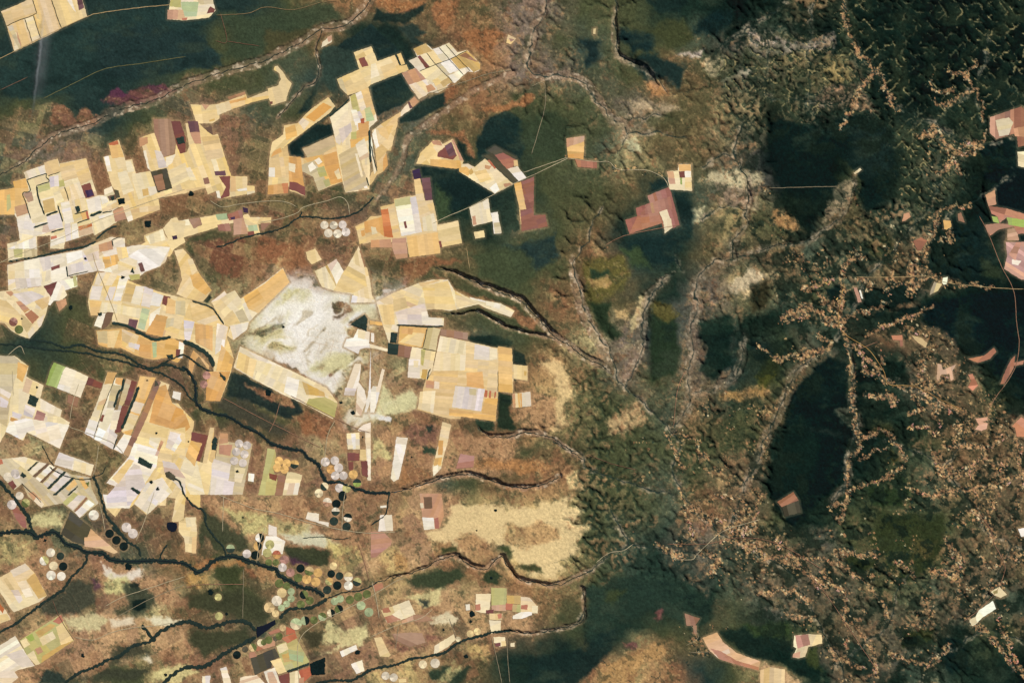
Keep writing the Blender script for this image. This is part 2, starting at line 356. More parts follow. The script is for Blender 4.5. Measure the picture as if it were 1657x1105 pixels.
 ((190,172,128),3,5,"1035,480 1045,478 1040,510 1028,530 1018,540 1022,520"), ((36,50,34),5,7,"1055,500 1095,510 1100,560 1095,600 1055,620 1052,560"), ((84,78,44),4,7,"1055,490 1085,490 1100,510 1080,520 1055,510"),
 ((24,42,36),5,6,"1130,540 1180,540 1185,590 1150,615 1130,600 1145,570"), ((28,46,38),5,6,"1130,520 1185,510 1190,545 1135,545"),
 ((24,38,36),4,6,"1215,550 1245,555 1255,570 1235,585 1215,570"), ((66,68,34),6,9,"1240,580 1262,570 1262,610 1235,640 1220,610"), ((178,138,88),4,8,"1160,640 1200,630 1235,625 1250,635 1220,645 1170,648"),
 ((204,180,130),3,6,"915,765 935,760 945,790 920,790"), ((176,150,110),5,9,"980,680 1010,665 1035,650 1045,680 1010,700 985,700"), ((150,126,90),5,9,"1155,765 1185,760 1190,780 1160,790"),
 ((190,166,126),4,9,"1200,470 1220,440 1260,440 1230,470 1200,485"), ((190,172,140),4,8,"1175,460 1210,435 1240,450 1190,480"), ((50,48,34),5,6,"1215,460 1250,450 1240,500 1215,510"),
]
# roads and tracks: width, tone, line
ROADS = [
 (1.6,'T',"-40,110 0,95 24,83 70,60 142,27 160,22 215,14 276,8","dirt road past the north-west corner farm"),
 (0.9,'T',"350,25 400,22 430,12 475,16 520,4 545,2","dirt road east of the green corner farm"),
 (0.8,'P',"357,22 367,67 348,66","narrow track"), (0.8,'P',"367,67 420,75","narrow track"),
 (0.7,'P',"0,146 45,125","narrow track"), (0.7,'g',"70,160 120,135 170,112 230,103 300,92","narrow track"),
 (1.3,'T',"760,435 755,400","track"), (1.4,'C',"700,362 725,350 760,335 800,314 832,297 870,280 920,256","pale road"),
 (1.0,'C',"920,256 965,262 985,262 1000,274 1035,275 1055,278 1075,290 1085,310","track"),
 (1.2,'P',"980,396 1016,380 1100,364","road"),
 (1.5,'C',"420,360 450,355 480,345 492,335 530,325 550,319 562,328 566,348","valley road"),
 (1.0,'C',"340,325 360,335 390,330 440,325 465,328 480,335","track"),
 (1.2,'C',"-20,435 30,412 100,385 158,357 260,320 300,306","farm road"),
 (1.1,'C',"40,573 32,560 12,575","river crossing"),
 (1.2,'T',"0,420 10,424 60,415","track"), (1.0,'Y',"150,410 158,436 180,490 190,520","track"),
 (1.2,'P',"470,640 570,690 600,700","diagonal track"), (1.1,'P',"360,643 420,675 470,700 520,725","diagonal track"),
 (1.0,'P',"453,650 445,680 435,700","cross track"), (1.3,'C',"542,680 530,705 525,740 518,760","track"),
 (1.4,'C',"352,800 410,822 450,830 500,845 560,858 600,862 640,860","pale straight road"),
 (1.0,'C',"362,800 360,860","track"), (0.9,'C',"394,920 393,1000","track"), (1.0,'C',"430,850 420,880 415,910","track"),
 (1.3,'C',"560,790 555,820 553,860","farm road"), (1.0,'P',"580,880 590,910 598,940","track"),
 (1.3,'P',"300,950 330,945 395,945","track"), (1.4,'C',"484,1105 483,1040 510,1010 560,985 600,965","pale road"),
 (1.2,'C',"600,965 640,940 655,935","track"), (1.6,'C',"602,940 608,965 614,1000","river bridge road"),
 (1.2,'C',"600,1030 640,1012 680,1000 700,985","track"), (0.9,'C',"640,1050 645,1012","track"),
 (0.9,'C',"795,1030 805,1070 812,1105","track"), (0.9,'C',"820,1030 822,1070 825,1105","track"), (0.9,'C',"727,1000 740,1035","track"),
 (1.2,'C',"170,980 200,965 230,955 260,945 300,932","sandy track"), (0.8,'C',"185,1000 240,970 300,945","thin track"),
 (1.2,'C',"120,1030 150,1035 180,1023 215,1015 250,1012 290,1005","pale track"), (0.8,'P',"85,970 95,995 110,1020 120,1035","track"),
 (1.0,'C',"160,810 165,830 170,860","track"), (1.0,'C',"250,795 235,840 220,875","track"), (1.3,'C',"20,600 22,640","track"),
 (1.0,'C',"110,690 180,715 205,740","track"), (1.0,'C',"160,720 155,755 150,770","track"), (1.1,'C',"113,680 118,650 128,620","track"),
 (1.4,'P',"1585,350 1600,380 1620,430 1640,470 1645,520 1649,560 1640,600 1610,645 1595,670","dirt highway on the east side"),
 (1.4,'T',"1385,448 1420,449 1465,448 1500,447 1530,457 1600,465 1657,468","east-west dirt road"),
 (1.4,'A',"1366,458 1360,490 1357,520 1367,540 1390,555 1410,570 1430,600 1440,622 1480,625 1520,645 1560,665","dirt road through the clearings"),
 (1.2,'P',"1312,930 1340,965 1370,1010 1400,1055 1420,1085","dirt road south"),
 (1.2,'P',"1570,825 1600,850 1610,880 1625,910 1625,930 1610,960 1580,990 1560,1005","dirt road south-east"),
 (1.0,'P',"1390,565 1420,553","side track"), (1.0,'P',"1090,690 1095,640 1100,620 1110,600","valley track"), (0.8,'C',"1237,305 1300,303 1360,302","thin forest track"),
 (1.0,'C',"845,280 880,268 918,255","pale track"), (0.8,'C',"1117,1010 1130,1030 1110,1044","track"), (0.9,'C',"1117,1055 1150,1054","track"),
 (0.9,'P',"950,735 990,750 1030,760","track"), (1.2,'C',"965,910 985,895 1010,890 1025,880","track"), (1.0,'C',"1090,905 1120,905 1130,895 1170,860 1230,840","track"),
 (1.0,'P',"1080,880 1140,880 1200,870 1260,880 1330,920","village road"),
 (0.9,'C',"860,140 880,135 882,170 875,200 860,250","valley track"), (0.8,'C',"700,150 760,130 790,120 830,113","valley track"),
]

# flat tablelands that the streams have not cut yet
MESAS = [
 "-90,-90 860,-90 840,60 820,110 850,200 900,280 930,300 920,380 900,430 905,520 870,560 925,600 932,640 925,690 860,700 900,770 934,790 920,818 950,830 930,845 962,860 934,875 950,895 922,905 930,922 900,935 940,960 945,1010 960,1060 1100,1200 -90,1200",
 "1237,160 1268,165 1300,198 1335,205 1352,185 1400,178 1440,200 1465,250 1455,320 1400,352 1385,335 1395,300 1370,262 1345,290 1355,335 1300,355 1262,300 1250,250",
 "1300,612 1340,575 1372,590 1378,640 1355,665 1365,690 1370,760 1350,790 1320,815 1290,862 1262,835 1245,800 1246,740 1270,690 1280,640",
 "1050,495 1095,505 1102,560 1095,600 1065,625 1052,600 1048,540", "1130,530 1185,520 1190,560 1183,590 1150,618 1130,600 1145,565",
 "960,410 1010,400 1050,400 1080,440 1060,455 1040,480 1030,510 1010,545 995,550 985,530 960,490 945,450",
 "1000,330 1050,300 1120,300 1130,345 1110,410 1060,440 1010,400", "1010,60 1050,-90 1180,-90 1200,40 1160,75 1100,95 1090,140 1040,110",
 "945,960 1000,925 1060,925 1150,960 1250,980 1330,1050 1330,1200 940,1200", "1420,830 1480,822 1535,830 1535,880 1500,935 1440,930 1400,905 1370,925 1365,895",
 "1500,480 1590,465 1840,460 1840,650 1640,645 1600,600 1510,540", "1215,560 1265,560 1265,610 1225,650 1150,665 1170,600", "1180,650 1240,630 1220,700 1200,760 1160,740 1150,690",
 "1580,250 1840,200 1840,400 1650,420 1600,330", "1410,655 1440,645 1455,670 1435,700 1400,690", "1230,1080 1330,1040 1340,1200 1230,1200", "900,300 930,260 990,300 960,330",
 "1385,905 1400,895 1422,905 1405,925",
]

# corridors where people have cleared the eastern woods: width, line
CORR = [(8,"1365,455 1362,500 1368,545 1395,570 1415,590 1440,622 1470,625 1500,628 1530,655 1560,665"),(11,"1492,585 1495,630 1510,650"),(6,"1515,590 1540,600 1520,620"),(12,"1500,628 1518,645 1520,668"),
 (14,"1515,740 1530,760 1540,770 1572,765"),(7,"1530,720 1560,725 1600,720 1622,706"),(6,"1560,760 1590,740 1600,720"),(5,"1371,555 1378,600 1379,640 1385,690 1392,720 1375,745 1372,790 1365,810 1340,820"),
 (5,"1400,710 1430,695 1450,715 1470,745 1465,755 1430,775 1400,780 1380,792"),(4,"1390,745 1410,735 1440,725"),(4,"1364,0 1374,50 1389,81 1419,117 1440,157 1455,175"),(6,"1380,170 1395,140 1410,120 1425,110"),
 (6,"1360,210 1385,165"),(5,"1425,125 1440,160 1455,175"),(5,"1577,144 1550,158 1530,170 1515,165"),(4,"1577,144 1560,120 1545,115 1535,112"),(4,"1577,144 1590,165 1592,200"),(4,"1565,125 1575,105 1578,98"),(5,"1510,125 1515,145 1545,145"),
 (6,"1510,203 1500,215 1490,225 1520,215"),(7,"1510,205 1540,240 1560,235 1590,230 1600,215"),(9,"1540,262 1550,250 1590,240"),(9,"1520,278 1545,265 1555,285"),(4,"1505,350 1520,340 1545,333 1570,332"),(8,"1505,385 1515,365 1520,350"),
 (7,"1525,385 1540,395 1535,370"),(8,"1482,390 1500,400 1480,405"),(12,"1365,450 1370,430 1390,415"),(9,"1345,450 1320,465 1300,470"),(11,"1330,480 1345,500"),(6,"1390,450 1410,460 1405,470"),(10,"1475,430 1480,450 1475,470"),
 (7,"1435,450 1450,455 1445,440"),(6,"1360,520 1380,510 1400,502 1420,498 1440,492"),(7,"1400,545 1430,530 1450,522 1480,510 1500,500 1512,492"),(8,"1300,510 1262,520 1290,500"),(8,"1265,515 1310,500 1340,520 1365,530"),
 (10,"1290,920 1310,930 1332,945"),(6,"1345,940 1365,960 1372,1010 1390,1000"),(6,"1390,1020 1410,1050 1420,1090"),(8,"1350,890 1390,900 1412,893"),(9,"1570,825 1600,850 1606,875"),(10,"1530,870 1550,905 1540,930"),(13,"1515,925 1545,935"),
 (10,"1600,945 1612,960 1625,940"),(6,"1560,1000 1580,1010 1600,1030 1620,1050 1640,1080"),(6,"1500,1080 1520,1060 1535,1040"),(7,"1620,1010 1640,1060 1657,1095"),(8,"1060,880 1080,890 1102,900"),(10,"1120,820 1150,840 1180,850 1200,860"),
 (12,"1185,868 1195,850 1212,865"),(7,"1150,900 1165,910 1150,925"),(7,"1230,900 1260,905 1300,915 1280,900"),(10,"1200,880 1262,880"),(7,"1100,790 1110,830 1120,870"),(8,"1230,800 1225,830 1215,860"),(5,"1358,845 1365,820 1375,800"),
 (6,"1545,690 1575,700 1592,690 1600,670"),(6,"1230,560 1255,580 1290,575 1340,560"),(9,"1300,578 1330,570 1345,555 1325,545"),(5,"1237,900 1290,900 1340,905 1380,930 1420,960 1440,1000"),(5,"1450,910 1470,920 1480,940"),(6,"1390,560 1400,600 1420,600 1430,570"),
 (6,"1400,640 1440,640 1450,655"),(6,"1470,690 1500,690 1520,705"),(7,"1480,640 1490,660 1475,670"),(5,"1470,790 1500,800 1540,795 1580,790"),(5,"1580,790 1620,780 1657,770"),(7,"1640,700 1650,740 1657,790"),(5,"1090,700 1120,710 1140,740"),(5,"1080,700 1090,730 1105,760"),
 (5,"1170,800 1200,810 1215,830"),(5,"1430,470 1475,455 1510,450 1560,460 1600,462"),(5,"1320,1000 1290,1000 1270,990"),(5,"1230,960 1270,955 1310,975"),(5,"1340,1050 1360,1070 1400,1080"),(6,"1440,1060 1470,1070 1500,1080"),(5,"1590,900 1600,920 1640,900 1657,895")]
# ------------------------------------------------------------------ crop land: every block of fields is a thing, its parcels are its parts
TONE = dict(T=(220,187,134), Y=(230,200,142), C=(232,212,170), W=(232,217,192), L=(218,204,194), I=(240,229,210), O=(212,158,94),
            A=(224,176,106), P=(190,142,112), B=(148,108,86), b=(112,88,70), M=(124,76,68), R=(178,98,74), U=(66,50,72), u=(112,80,82),
            G=(44,58,52), D=(82,77,62), g=(184,176,114), v=(148,168,84), l=(172,186,140), K=(18,32,32), k=(198,180,142), p=(176,128,116),
            Q=(196,112,66), H=(198,162,98), J=(216,172,132), z=(146,98,84), x=(154,98,86), E=(92,102,56), X=(170,114,90))
TILES = dict(a=(0,0), b=(300,0), c=(600,0), d=(0,200), e=(300,200), f=(600,200), g=(0,400), h=(300,400), i=(600,400), j=(0,600),
             k=(300,600), l=(600,600), m=(0,800), n=(300,800), o=(600,800), p=(0,905), q=(300,905), r=(600,905))
ETILES = dict(A=(850,0), B=(1237,0), S=(850,270), D=(1237,270), E=(850,540), F=(1237,540), G=(850,825), H=(1237,825))
FIELDS = [
("a","large tan farm at the north-west corner, split by dark hedge lines",
 "T:10,105 160,45 270,-10 292,-10 330,125 60,235|T:292,-10 455,-10 550,258 400,335 330,125|Y:455,-10 735,-10 780,150 550,258|W:590,-10 640,0 680,115 655,90|u:685,-10 730,-10 752,72 705,95|T:60,235 330,125 400,335 130,465|C:225,172 300,145 365,345 285,385|Y:320,128 345,128 400,335 365,345|P:150,280 190,400 185,430 160,400|C:120,300 145,290 180,440 130,465|k:65,240 110,225 190,430 170,440",""),
("b","green and tan farm on the top edge, alone in dark forest",
 "C:-132,-10 240,-10 270,95 210,160 0,185 -162,175|l:-40,20 120,20 100,150 -20,150|g:-132,-10 -40,-10 -40,70 -140,60|P:-160,90 -20,90 0,180 -162,175|k:100,-10 240,-10 250,40 130,40|M:205,85 225,60 268,85 255,115 190,125|R:-30,165 20,160 10,183 -30,182",""),
("b","hook-shaped yellow field curling round a dark wood",
 "Y:800,595 825,590 875,650 905,700 950,750 915,835 900,905 770,945 745,880 735,795 830,765 838,735 855,710 840,660 790,625|M:755,910 780,908 780,930 760,935",""),
("b","long yellow strip farm running west from the hook-shaped field",
 "Y:45,935 160,940 270,935 390,900 540,845 555,880 735,815 745,880 600,915 415,980 300,1010 305,1060 240,1105 100,1105|C:270,940 395,905 415,980 290,1035|O:390,908 540,868 545,892 400,930|H:210,1075 265,1060 260,1080 215,1090|B:375,870 530,820 540,845 390,895|P:145,930 215,940 180,985",""),
("b","small pale clearing with a pink end beside the upper river bend",
 "C:1225,380 1305,315 1310,375 1215,430|P:1265,335 1305,318 1308,360 1280,380",""),
("b","broad yellow field with one small red square at its top",
 "Y:1505,470 1660,415 1717,550 1870,495 1925,590 1977,580 1995,628 1657,758 1620,800 1450,855 1385,790 1355,710 1555,620|M:1545,530 1600,510 1637,590 1580,605|k:1360,715 1400,700 1450,850 1390,790|C:1657,580 1700,565 1750,720 1657,758|T:1740,600 1860,560 1900,640 1780,700|Y:1890,487 1925,475 1962,575 1930,585|G:1880,500 1897,495 1928,588 1912,592",""),
("e","tall striped farm of cream and grey beside the long white strip",
 "C:1290,-50 1470,-200 1465,-240 1635,-320 1717,-25 1645,40 1645,120 1650,450 1645,590 1430,620 1400,500 1330,100 1310,0|W:1295,-55 1430,-170 1480,0 1480,60 1400,150 1380,190 1345,170|g:1470,-240 1520,-265 1560,-100 1500,-100|I:1520,-265 1570,-290 1620,-130 1570,-110|L:1500,-100 1560,-110 1610,0 1540,40|I:1480,-120 1530,-120 1570,0 1520,20|T:1570,-290 1635,-320 1700,-80 1640,-60|l:1600,-130 1650,-150 1690,-30 1620,-10|k:1370,280 1530,190 1640,570 1430,620|A:1470,150 1540,60 1630,20 1640,150 1480,220|O:1540,0 1640,-20 1640,110 1560,130|L:1370,50 1480,0 1490,60 1400,180|g:1480,80 1530,70 1530,140 1480,140|W:1520,190 1600,130 1645,300 1560,330|I:1515,270 1540,270 1590,475 1570,480|R:1565,-40 1600,-50 1600,0 1570,0|I:1595,565 1625,555 1630,580 1600,580",""),
("c","slender diagonal tan and white farm east of the dark shelter strip",
 "T:100,1105 270,1000 325,930 390,865 430,910 350,975 240,1060 240,1105 180,1350 140,1350 110,1535 60,1560 0,1655 -20,1640 0,1550 60,1500 50,1450 20,1200 10,1170|W:270,1000 325,930 370,970 265,1045|u:330,915 345,910 375,965 350,975|P:345,905 390,865 430,910 376,960|I:10,1200 40,1150 75,1310 45,1330|I:-10,1300 5,1220 50,1530 30,1560|O:110,1420 140,1370 155,1475 110,1535|A:60,1150 200,1120 150,1250 80,1200",""),
("c","big pale farm ruled by dark lanes, ochre at its eastern tip",
 "W:275,655 400,610 340,545 415,512 380,440 490,390 555,445 700,385 775,470 860,450 980,575 975,625 930,650 870,640 750,745 725,735 610,830 520,830 430,890 340,760|P:275,655 400,610 495,710 340,760|W:340,545 415,512 490,610 435,640 400,612|M:415,510 440,495 530,600 490,612|C:440,495 500,475 580,575 530,600|Y:500,475 555,445 640,560 580,575|W:555,440 610,425 680,525 640,560|I:610,425 665,400 735,500 680,525|C:665,400 700,387 775,470 735,500|H:380,440 490,390 550,460 415,500|H:710,530 860,450 980,575 975,625 920,650 870,600 790,620|B:790,500 850,470 960,560 900,540|C:435,640 580,580 690,690 600,760 495,710|I:620,560 710,530 790,625 690,668|k:585,578 620,562 705,660 680,675|I:690,680 795,635 830,672 750,745|W:795,630 870,600 880,635 830,670|W:350,770 490,710 520,760 500,850 430,890 380,800|P:490,770 540,755 580,800 510,830|Y:550,720 600,700 690,780 610,830|H:620,740 690,690 730,735 650,780",""),
("e","orange and yellow diagonal strip between two dark woods",
 "Y:880,20 1000,0 1050,-55 1120,-125 1275,-235 1340,-155 1280,-85 1120,30 1000,120 910,190 820,270 750,310 775,170 875,100|O:1075,-55 1230,-185 1310,-145 1150,-12|W:1010,-10 1050,-50 1110,-10 1060,60|O:790,250 850,215 862,255 760,305|A:890,40 980,10 1000,110 900,150",""),
("e","orange farm block with two white squares below the black wood",
 "T:750,312 820,270 910,192 925,290 1060,312 1160,290 1050,230 1320,105 1340,150 1370,280 1405,520 1190,605 1140,475 1035,425 1070,650 930,600 925,540 915,625 735,635 745,440|k:1045,230 1320,105 1345,200 1230,270 1100,320|A:1060,312 1220,280 1405,520 1300,550|O:1230,285 1350,250 1405,520 1310,540 1250,400|k:1040,370 1150,330 1290,560 1190,605 1140,475 1035,425|g:1170,400 1240,380 1270,470 1200,480|I:1095,380 1135,345 1170,395 1115,435|I:1150,330 1195,305 1225,345 1185,370|l:1230,510 1280,490 1300,550 1255,570|C:1330,430 1370,400 1395,490 1360,500|O:925,300 1030,300 1045,430 1065,600 1000,540 925,520|C:922,350 985,365 980,440 925,420|M:930,520 1000,530 1070,570 1070,648 1000,610 925,590|I:748,395 800,395 800,480 745,475|Y:745,480 920,485 920,530 740,550|O:740,555 920,530 915,625 735,635|Q:860,537 920,532 917,622 880,625",""),
("d","yellow farm with a red top corner, right of the brown scrub wedge",
 "Y:920,300 990,285 1000,300 970,180 1060,145 1090,230 1120,330 1180,320 1215,450 1340,425 1410,620 1430,770 1145,880 1095,740 1060,750 1020,590 1000,560|R:970,180 1050,150 1060,190 980,197|A:977,200 1070,190 1110,300 1000,312|W:930,300 970,290 1000,430 960,430|C:1180,450 1345,430 1395,620 1200,700|C:1050,440 1130,420 1200,600 1100,640|C:1120,340 1170,335 1200,430 1140,440|T:1130,780 1300,740 1425,735 1430,770 1145,880|W:1095,745 1150,722 1190,860 1145,880|H:1270,590 1330,580 1330,640 1280,650|W:1320,570 1390,560 1405,620 1340,650",""),
("d","largest yellow farm of the north-west, topped by brown plots",
 "Y:1245,130 1380,85 1455,305 1560,280 1575,180 1610,265 1670,255 1690,200 1657,0 1780,0 1840,60 1905,105 1947,95 2067,470 2210,475 2210,555 2275,560 2280,620 1960,675 1930,605 1857,635 1837,575 1660,615 1540,640 1400,650 1395,500 1345,425|P:1245,130 1320,122 1320,180 1250,210|B:1370,-40 1525,-40 1572,180 1550,270 1455,305 1380,85|M:1530,-20 1610,-20 1660,130 1657,260 1610,270 1575,180|G:1565,130 1640,115 1657,180 1590,187|D:1345,430 1490,400 1540,580 1410,620|B:1370,470 1450,450 1480,590 1410,600|W:1280,245 1305,240 1335,400 1345,425 1320,400|L:1380,240 1440,250 1500,390 1420,400|I:1480,305 1570,275 1540,350 1490,390|C:1500,420 1657,350 1700,500 1540,570|u:1677,-20 1767,-20 1787,75 1697,80|P:1697,80 1787,75 1800,180 1740,180|b:1835,40 1890,20 1905,105 1850,70|T:1800,120 1950,110 2000,300 1850,330|C:1885,320 1930,315 1960,420 1920,430|u:1915,430 2010,420 2020,465 1925,465|M:1955,475 2060,470 2050,650 1960,675 1985,640 2020,570|Y:2060,475 2210,477 2210,600 2060,610|I:2115,590 2205,575 2210,600 2130,605|I:1930,605 1960,600 1975,670 1945,665|B:1815,490 1860,480 1875,535 1830,545|C:1657,400 1700,390 1760,510 1700,510|T:1400,650 1657,590 1837,560 1837,578 1657,625 1410,668|W:2205,610 2275,600 2280,618 2210,640",""),
("d","wide mosaic of pale and amber plots on the western edge below the forest",
 "C:-20,600 130,575 115,520 230,490 210,435 400,370 395,350 515,315 530,360 770,312 830,520 870,640 935,640 930,590 1000,560 1060,745 1010,780 1020,880 845,1000 835,980 580,1060 570,1120 450,1120 450,1000 330,1010 330,1120 65,1120 180,1040 150,850 130,815 -20,815|A:-20,600 130,575 115,520 230,490 260,600 205,625 250,720 130,745 130,815 -20,815|g:60,640 90,630 100,750 60,790|W:215,435 395,370 412,450 240,500|T:395,350 515,315 545,430 430,470 410,440|C:240,503 410,455 430,520 325,555 320,590 270,600|B:205,627 285,610 300,690 250,705|P:130,745 240,715 260,800 150,835|C:330,560 440,527 520,750 400,800|g:335,560 440,530 450,590 345,620|H:380,690 480,665 500,780 400,803|T:530,362 650,340 705,480 560,520|T:650,340 770,312 822,500 720,550|g:520,512 570,502 580,560 530,570|L:440,480 520,460 530,560 450,570|W:150,850 260,815 290,890 430,880 430,910 565,935 320,1005 180,1050|L:415,832 535,800 565,930 440,950|I:540,710 620,695 660,880 580,900|L:575,905 630,890 640,1040 590,1055|W:620,560 710,530 770,660 640,690|C:640,690 780,660 800,770 680,800|M:725,555 805,530 845,650 765,672|U:760,600 820,590 840,640 780,662|W:770,682 890,645 912,770 800,805|I:895,650 950,650 970,700 912,725|A:720,802 765,790 780,850 740,862|R:765,790 785,780 800,850 780,852|C:820,850 1010,790 1045,880 850,1000|I:880,830 1005,795 1010,820 890,850|C:690,880 810,860 835,980 710,1010|Q:700,922 820,890 825,918 705,957|I:640,900 690,890 705,1020 645,1035|R:455,1010 505,1000 510,1025 455,1037|I:455,1040 575,1000 580,1060 450,1100|I:65,1120 320,1010 330,1120|T:915,760 1050,700 1060,745 920,792|P:1010,785 1100,747 1130,855 1030,880|b:960,650 1030,632 1040,680 980,692|D:1020,590 1060,600 1075,660 1040,670",""),
("d","dark square wood plot inside the western mosaic","G:670,742 710,735 722,790 682,797","woodlot"),
("d","black tree clump on brown ground beside a white plot","G:985,655 1022,645 1030,680 1000,692","woodlot"),
("d","largest black tree clump at the elbow of the mosaic farm","K:1048,672 1110,662 1125,715 1062,730","woodlot"),
("d","small square black wood in brown pasture south of the mosaic","K:1285,870 1350,862 1352,925 1300,930","woodlot"),
("e","thin band of yellow and brown plots along the valley road",
 "Y:-125,850 -75,840 -60,880 25,855 75,940 150,905 130,840 270,815 290,865 520,830 530,860 280,930 0,1015 -150,1045 -200,935|I:-60,870 30,855 45,905 -40,920|B:30,855 125,842 150,900 75,940|l:270,815 370,800 378,855 290,865|x:375,815 505,765 518,842 390,868|U:400,840 440,830 445,855 410,860|U:510,745 560,760 560,800 520,795|P:430,860 520,840 560,985 430,1000|x:285,905 390,890 410,960 300,960",""),
("e","L-shaped yellow field above the dark gallery stream",
 "Y:515,820 560,808 580,838 768,840 765,890 650,900 672,1000 620,1005 545,965|l:560,912 640,905 650,960 565,960|M:550,968 612,960 620,1002 560,1000|B:672,890 762,888 700,950 680,960",""),
("d","pale two-lobed field at the top right of the long pale band",
 "Y:1215,1105 1300,1062 1285,1000 1455,940 1475,1000 1510,1045 1640,1010 1657,1060 1560,1120 1520,1190 1210,1190|C:1300,1010 1455,945 1480,1040 1340,1080|Y:1530,850 1575,840 1600,870 1657,870 1657,900 1640,1010 1600,1030 1560,960|U:1535,1005 1580,998 1588,1030 1545,1040",""),
("g","long pale band of plots south of the mosaic, lilac in the middle",
 "W:65,160 210,125 340,95 460,75 590,48 735,20 770,-5 865,-40 990,-90 1115,-80 1120,0 1240,-20 1520,0 1480,130 1420,180 1300,220 1240,270 1160,290 1100,270 1000,230 880,210 620,265 690,350 575,390 500,310 385,350 75,385|C:70,165 210,130 220,270 75,290|I:215,120 350,100 360,270 225,280|L:350,95 450,80 460,180 390,220|M:455,180 535,155 535,185 460,210|I:455,212 580,170 610,265 500,310 460,305|L:610,160 740,130 750,202 615,252|I:590,60 730,30 740,90 600,150|L:740,80 880,30 890,112 760,130|C:370,220 450,212 450,290 380,315|L:835,140 905,100 932,190 860,202|A:915,90 980,80 1000,170 940,190|A:985,75 1050,65 1075,145 1000,167|Y:1040,0 1130,0 1150,90 1060,112|P:880,-20 1000,-60 1010,20 890,45|I:1150,80 1240,20 1520,0 1430,170 1300,215 1230,140|C:1050,130 1150,95 1230,120 1210,200 1060,210|u:1235,145 1270,135 1297,212 1260,222|g:1150,250 1250,240 1250,285 1170,300|I:530,302 690,270 692,350 580,387|g:650,260 680,255 692,345 662,355|L:130,280 360,278 370,345 150,370",""),
("g","cream slab between the mosaic and the thin dark stream at the left edge",
 "C:65,-30 330,-95 335,98 75,125|g:120,20 200,10 200,90 130,95|k:210,-20 330,-40 335,95 215,105",""),
("g","small triangular tree clump on the pale band","G:1160,222 1188,178 1205,238","woodlot"),
("g","fan-shaped tan farm with two round fields at its foot",
 "C:-20,398 390,350 460,440 430,520 410,600 370,700 260,815 230,810 170,785 100,745 40,680 -20,670|P:50,400 100,390 125,420 95,440|P:140,490 180,480 270,560 220,590|X:220,600 280,560 350,622 290,687|Y:-20,460 60,480 200,620 200,760 100,740 40,680 -20,670|T:300,480 440,440 430,520 380,560|L:110,420 280,390 400,440 230,520|k:190,600 225,620 290,690 240,760 195,700|W:245,770 340,650 400,600 370,700 260,818",""),
("g","white and brown notched field right of the fan-shaped farm",
 "M:390,350 512,308 455,445|I:455,450 512,310 570,350 600,430 545,480 480,480 450,520 430,515|P:545,470 590,458 597,512 530,575 500,490",""),
("g","big yellow and orange farm reaching to the mid-left river",
 "Y:870,220 1060,230 1155,300 1220,330 1460,410 1700,470 1900,545 2000,690 2052,705 2030,810 2090,990 2067,1105 2025,1230 1967,1375 1837,1370 1850,1250 1910,1105 1905,1000 1857,940 1747,880 1657,830 1450,805 1240,740 1140,690 1000,665 1000,580 950,560 900,600 810,610 785,490 800,400|L:825,345 920,345 890,470 800,467|L:980,355 1040,355 1000,475 940,472|W:880,225 1060,232 1000,345 840,340|A:800,475 910,480 880,610 810,612|I:1070,270 1155,265 1100,400 1080,480 1010,480|H:1140,320 1215,340 1170,490 1090,482|W:1215,345 1290,350 1250,520 1170,500|L:1290,350 1370,380 1340,540 1260,522|I:1370,400 1460,430 1430,530 1340,522|M:1465,430 1525,445 1495,527 1445,507|C:910,490 1270,550 1260,640 1000,580 900,592|u:1155,640 1235,650 1210,752 1140,722|I:1340,600 1440,530 1400,700 1330,702|l:1270,540 1340,560 1290,740 1230,720|O:1400,600 1500,620 1450,800 1300,770|k:1570,480 1657,480 1657,612 1570,600|A:1500,450 1570,480 1560,600 1480,592|k:1490,640 1560,630 1550,700 1480,722|L:1640,650 1740,665 1700,830 1650,830|Y:1700,500 1900,560 1980,690 1900,720 1720,652|O:1740,680 1900,702 1900,930 1750,852|W:1940,680 2040,710 2000,900 1920,962|A:1980,870 2090,1000 2060,1105 1930,1102|O:1855,1110 2060,1110 1967,1375 1837,1370|G:1960,1108 2025,1170 2015,1205 1965,1150",""),
("g","small white field between two dark plots at the foot of the big farm","I:840,702 885,592 945,592 905,722",""),
("g","dark square plot at the west foot of the yellow farm","G:870,582 915,580 910,612 878,618","woodlot"),
("g","dark brown plot beside the small white field","b:955,580 1017,585 990,662 960,705 908,738 930,640",""),
("g","orange southern lobe of the yellow farm above the river bend",
 "A:860,745 1090,725 1200,765 1390,835 1550,815 1600,840 1650,850 1640,960 1590,1030 1550,1020 1500,985 1380,1005 1270,985 1200,960 1080,900 960,900 880,870|k:865,750 960,745 960,862 880,850|Y:960,750 1070,740 1020,900 960,892|T:1090,730 1240,790 1200,940 1090,880|l:1360,850 1400,845 1400,980 1370,990|O:1250,800 1350,840 1350,990 1240,970|I:1600,840 1650,860 1630,990 1590,992|M:1575,910 1615,912 1600,977 1570,972|L:1150,850 1250,870 1240,920 1150,890",""),
("g","dark square wood and green end plot at the river bend","G:1485,960 1545,955 1550,995 1500,1000","woodlot"),
("h","orange crescent field inside the river bend",
 "O:30,1025 70,920 150,990 215,1060 205,1095 160,1030 120,975 95,1000 65,1105 45,1170 30,1150",""),
("h","yellow kite-shaped field left of the black pond",
 "Y:-100,30 -20,15 40,85 120,230 235,385 185,455 150,490 0,455 -80,420 -30,290 -50,180|A:40,250 120,232 233,385 180,430 70,350|C:20,110 60,100 110,210 60,250",""),
("h","long cream slab pointing up to the north-east over grey sand",
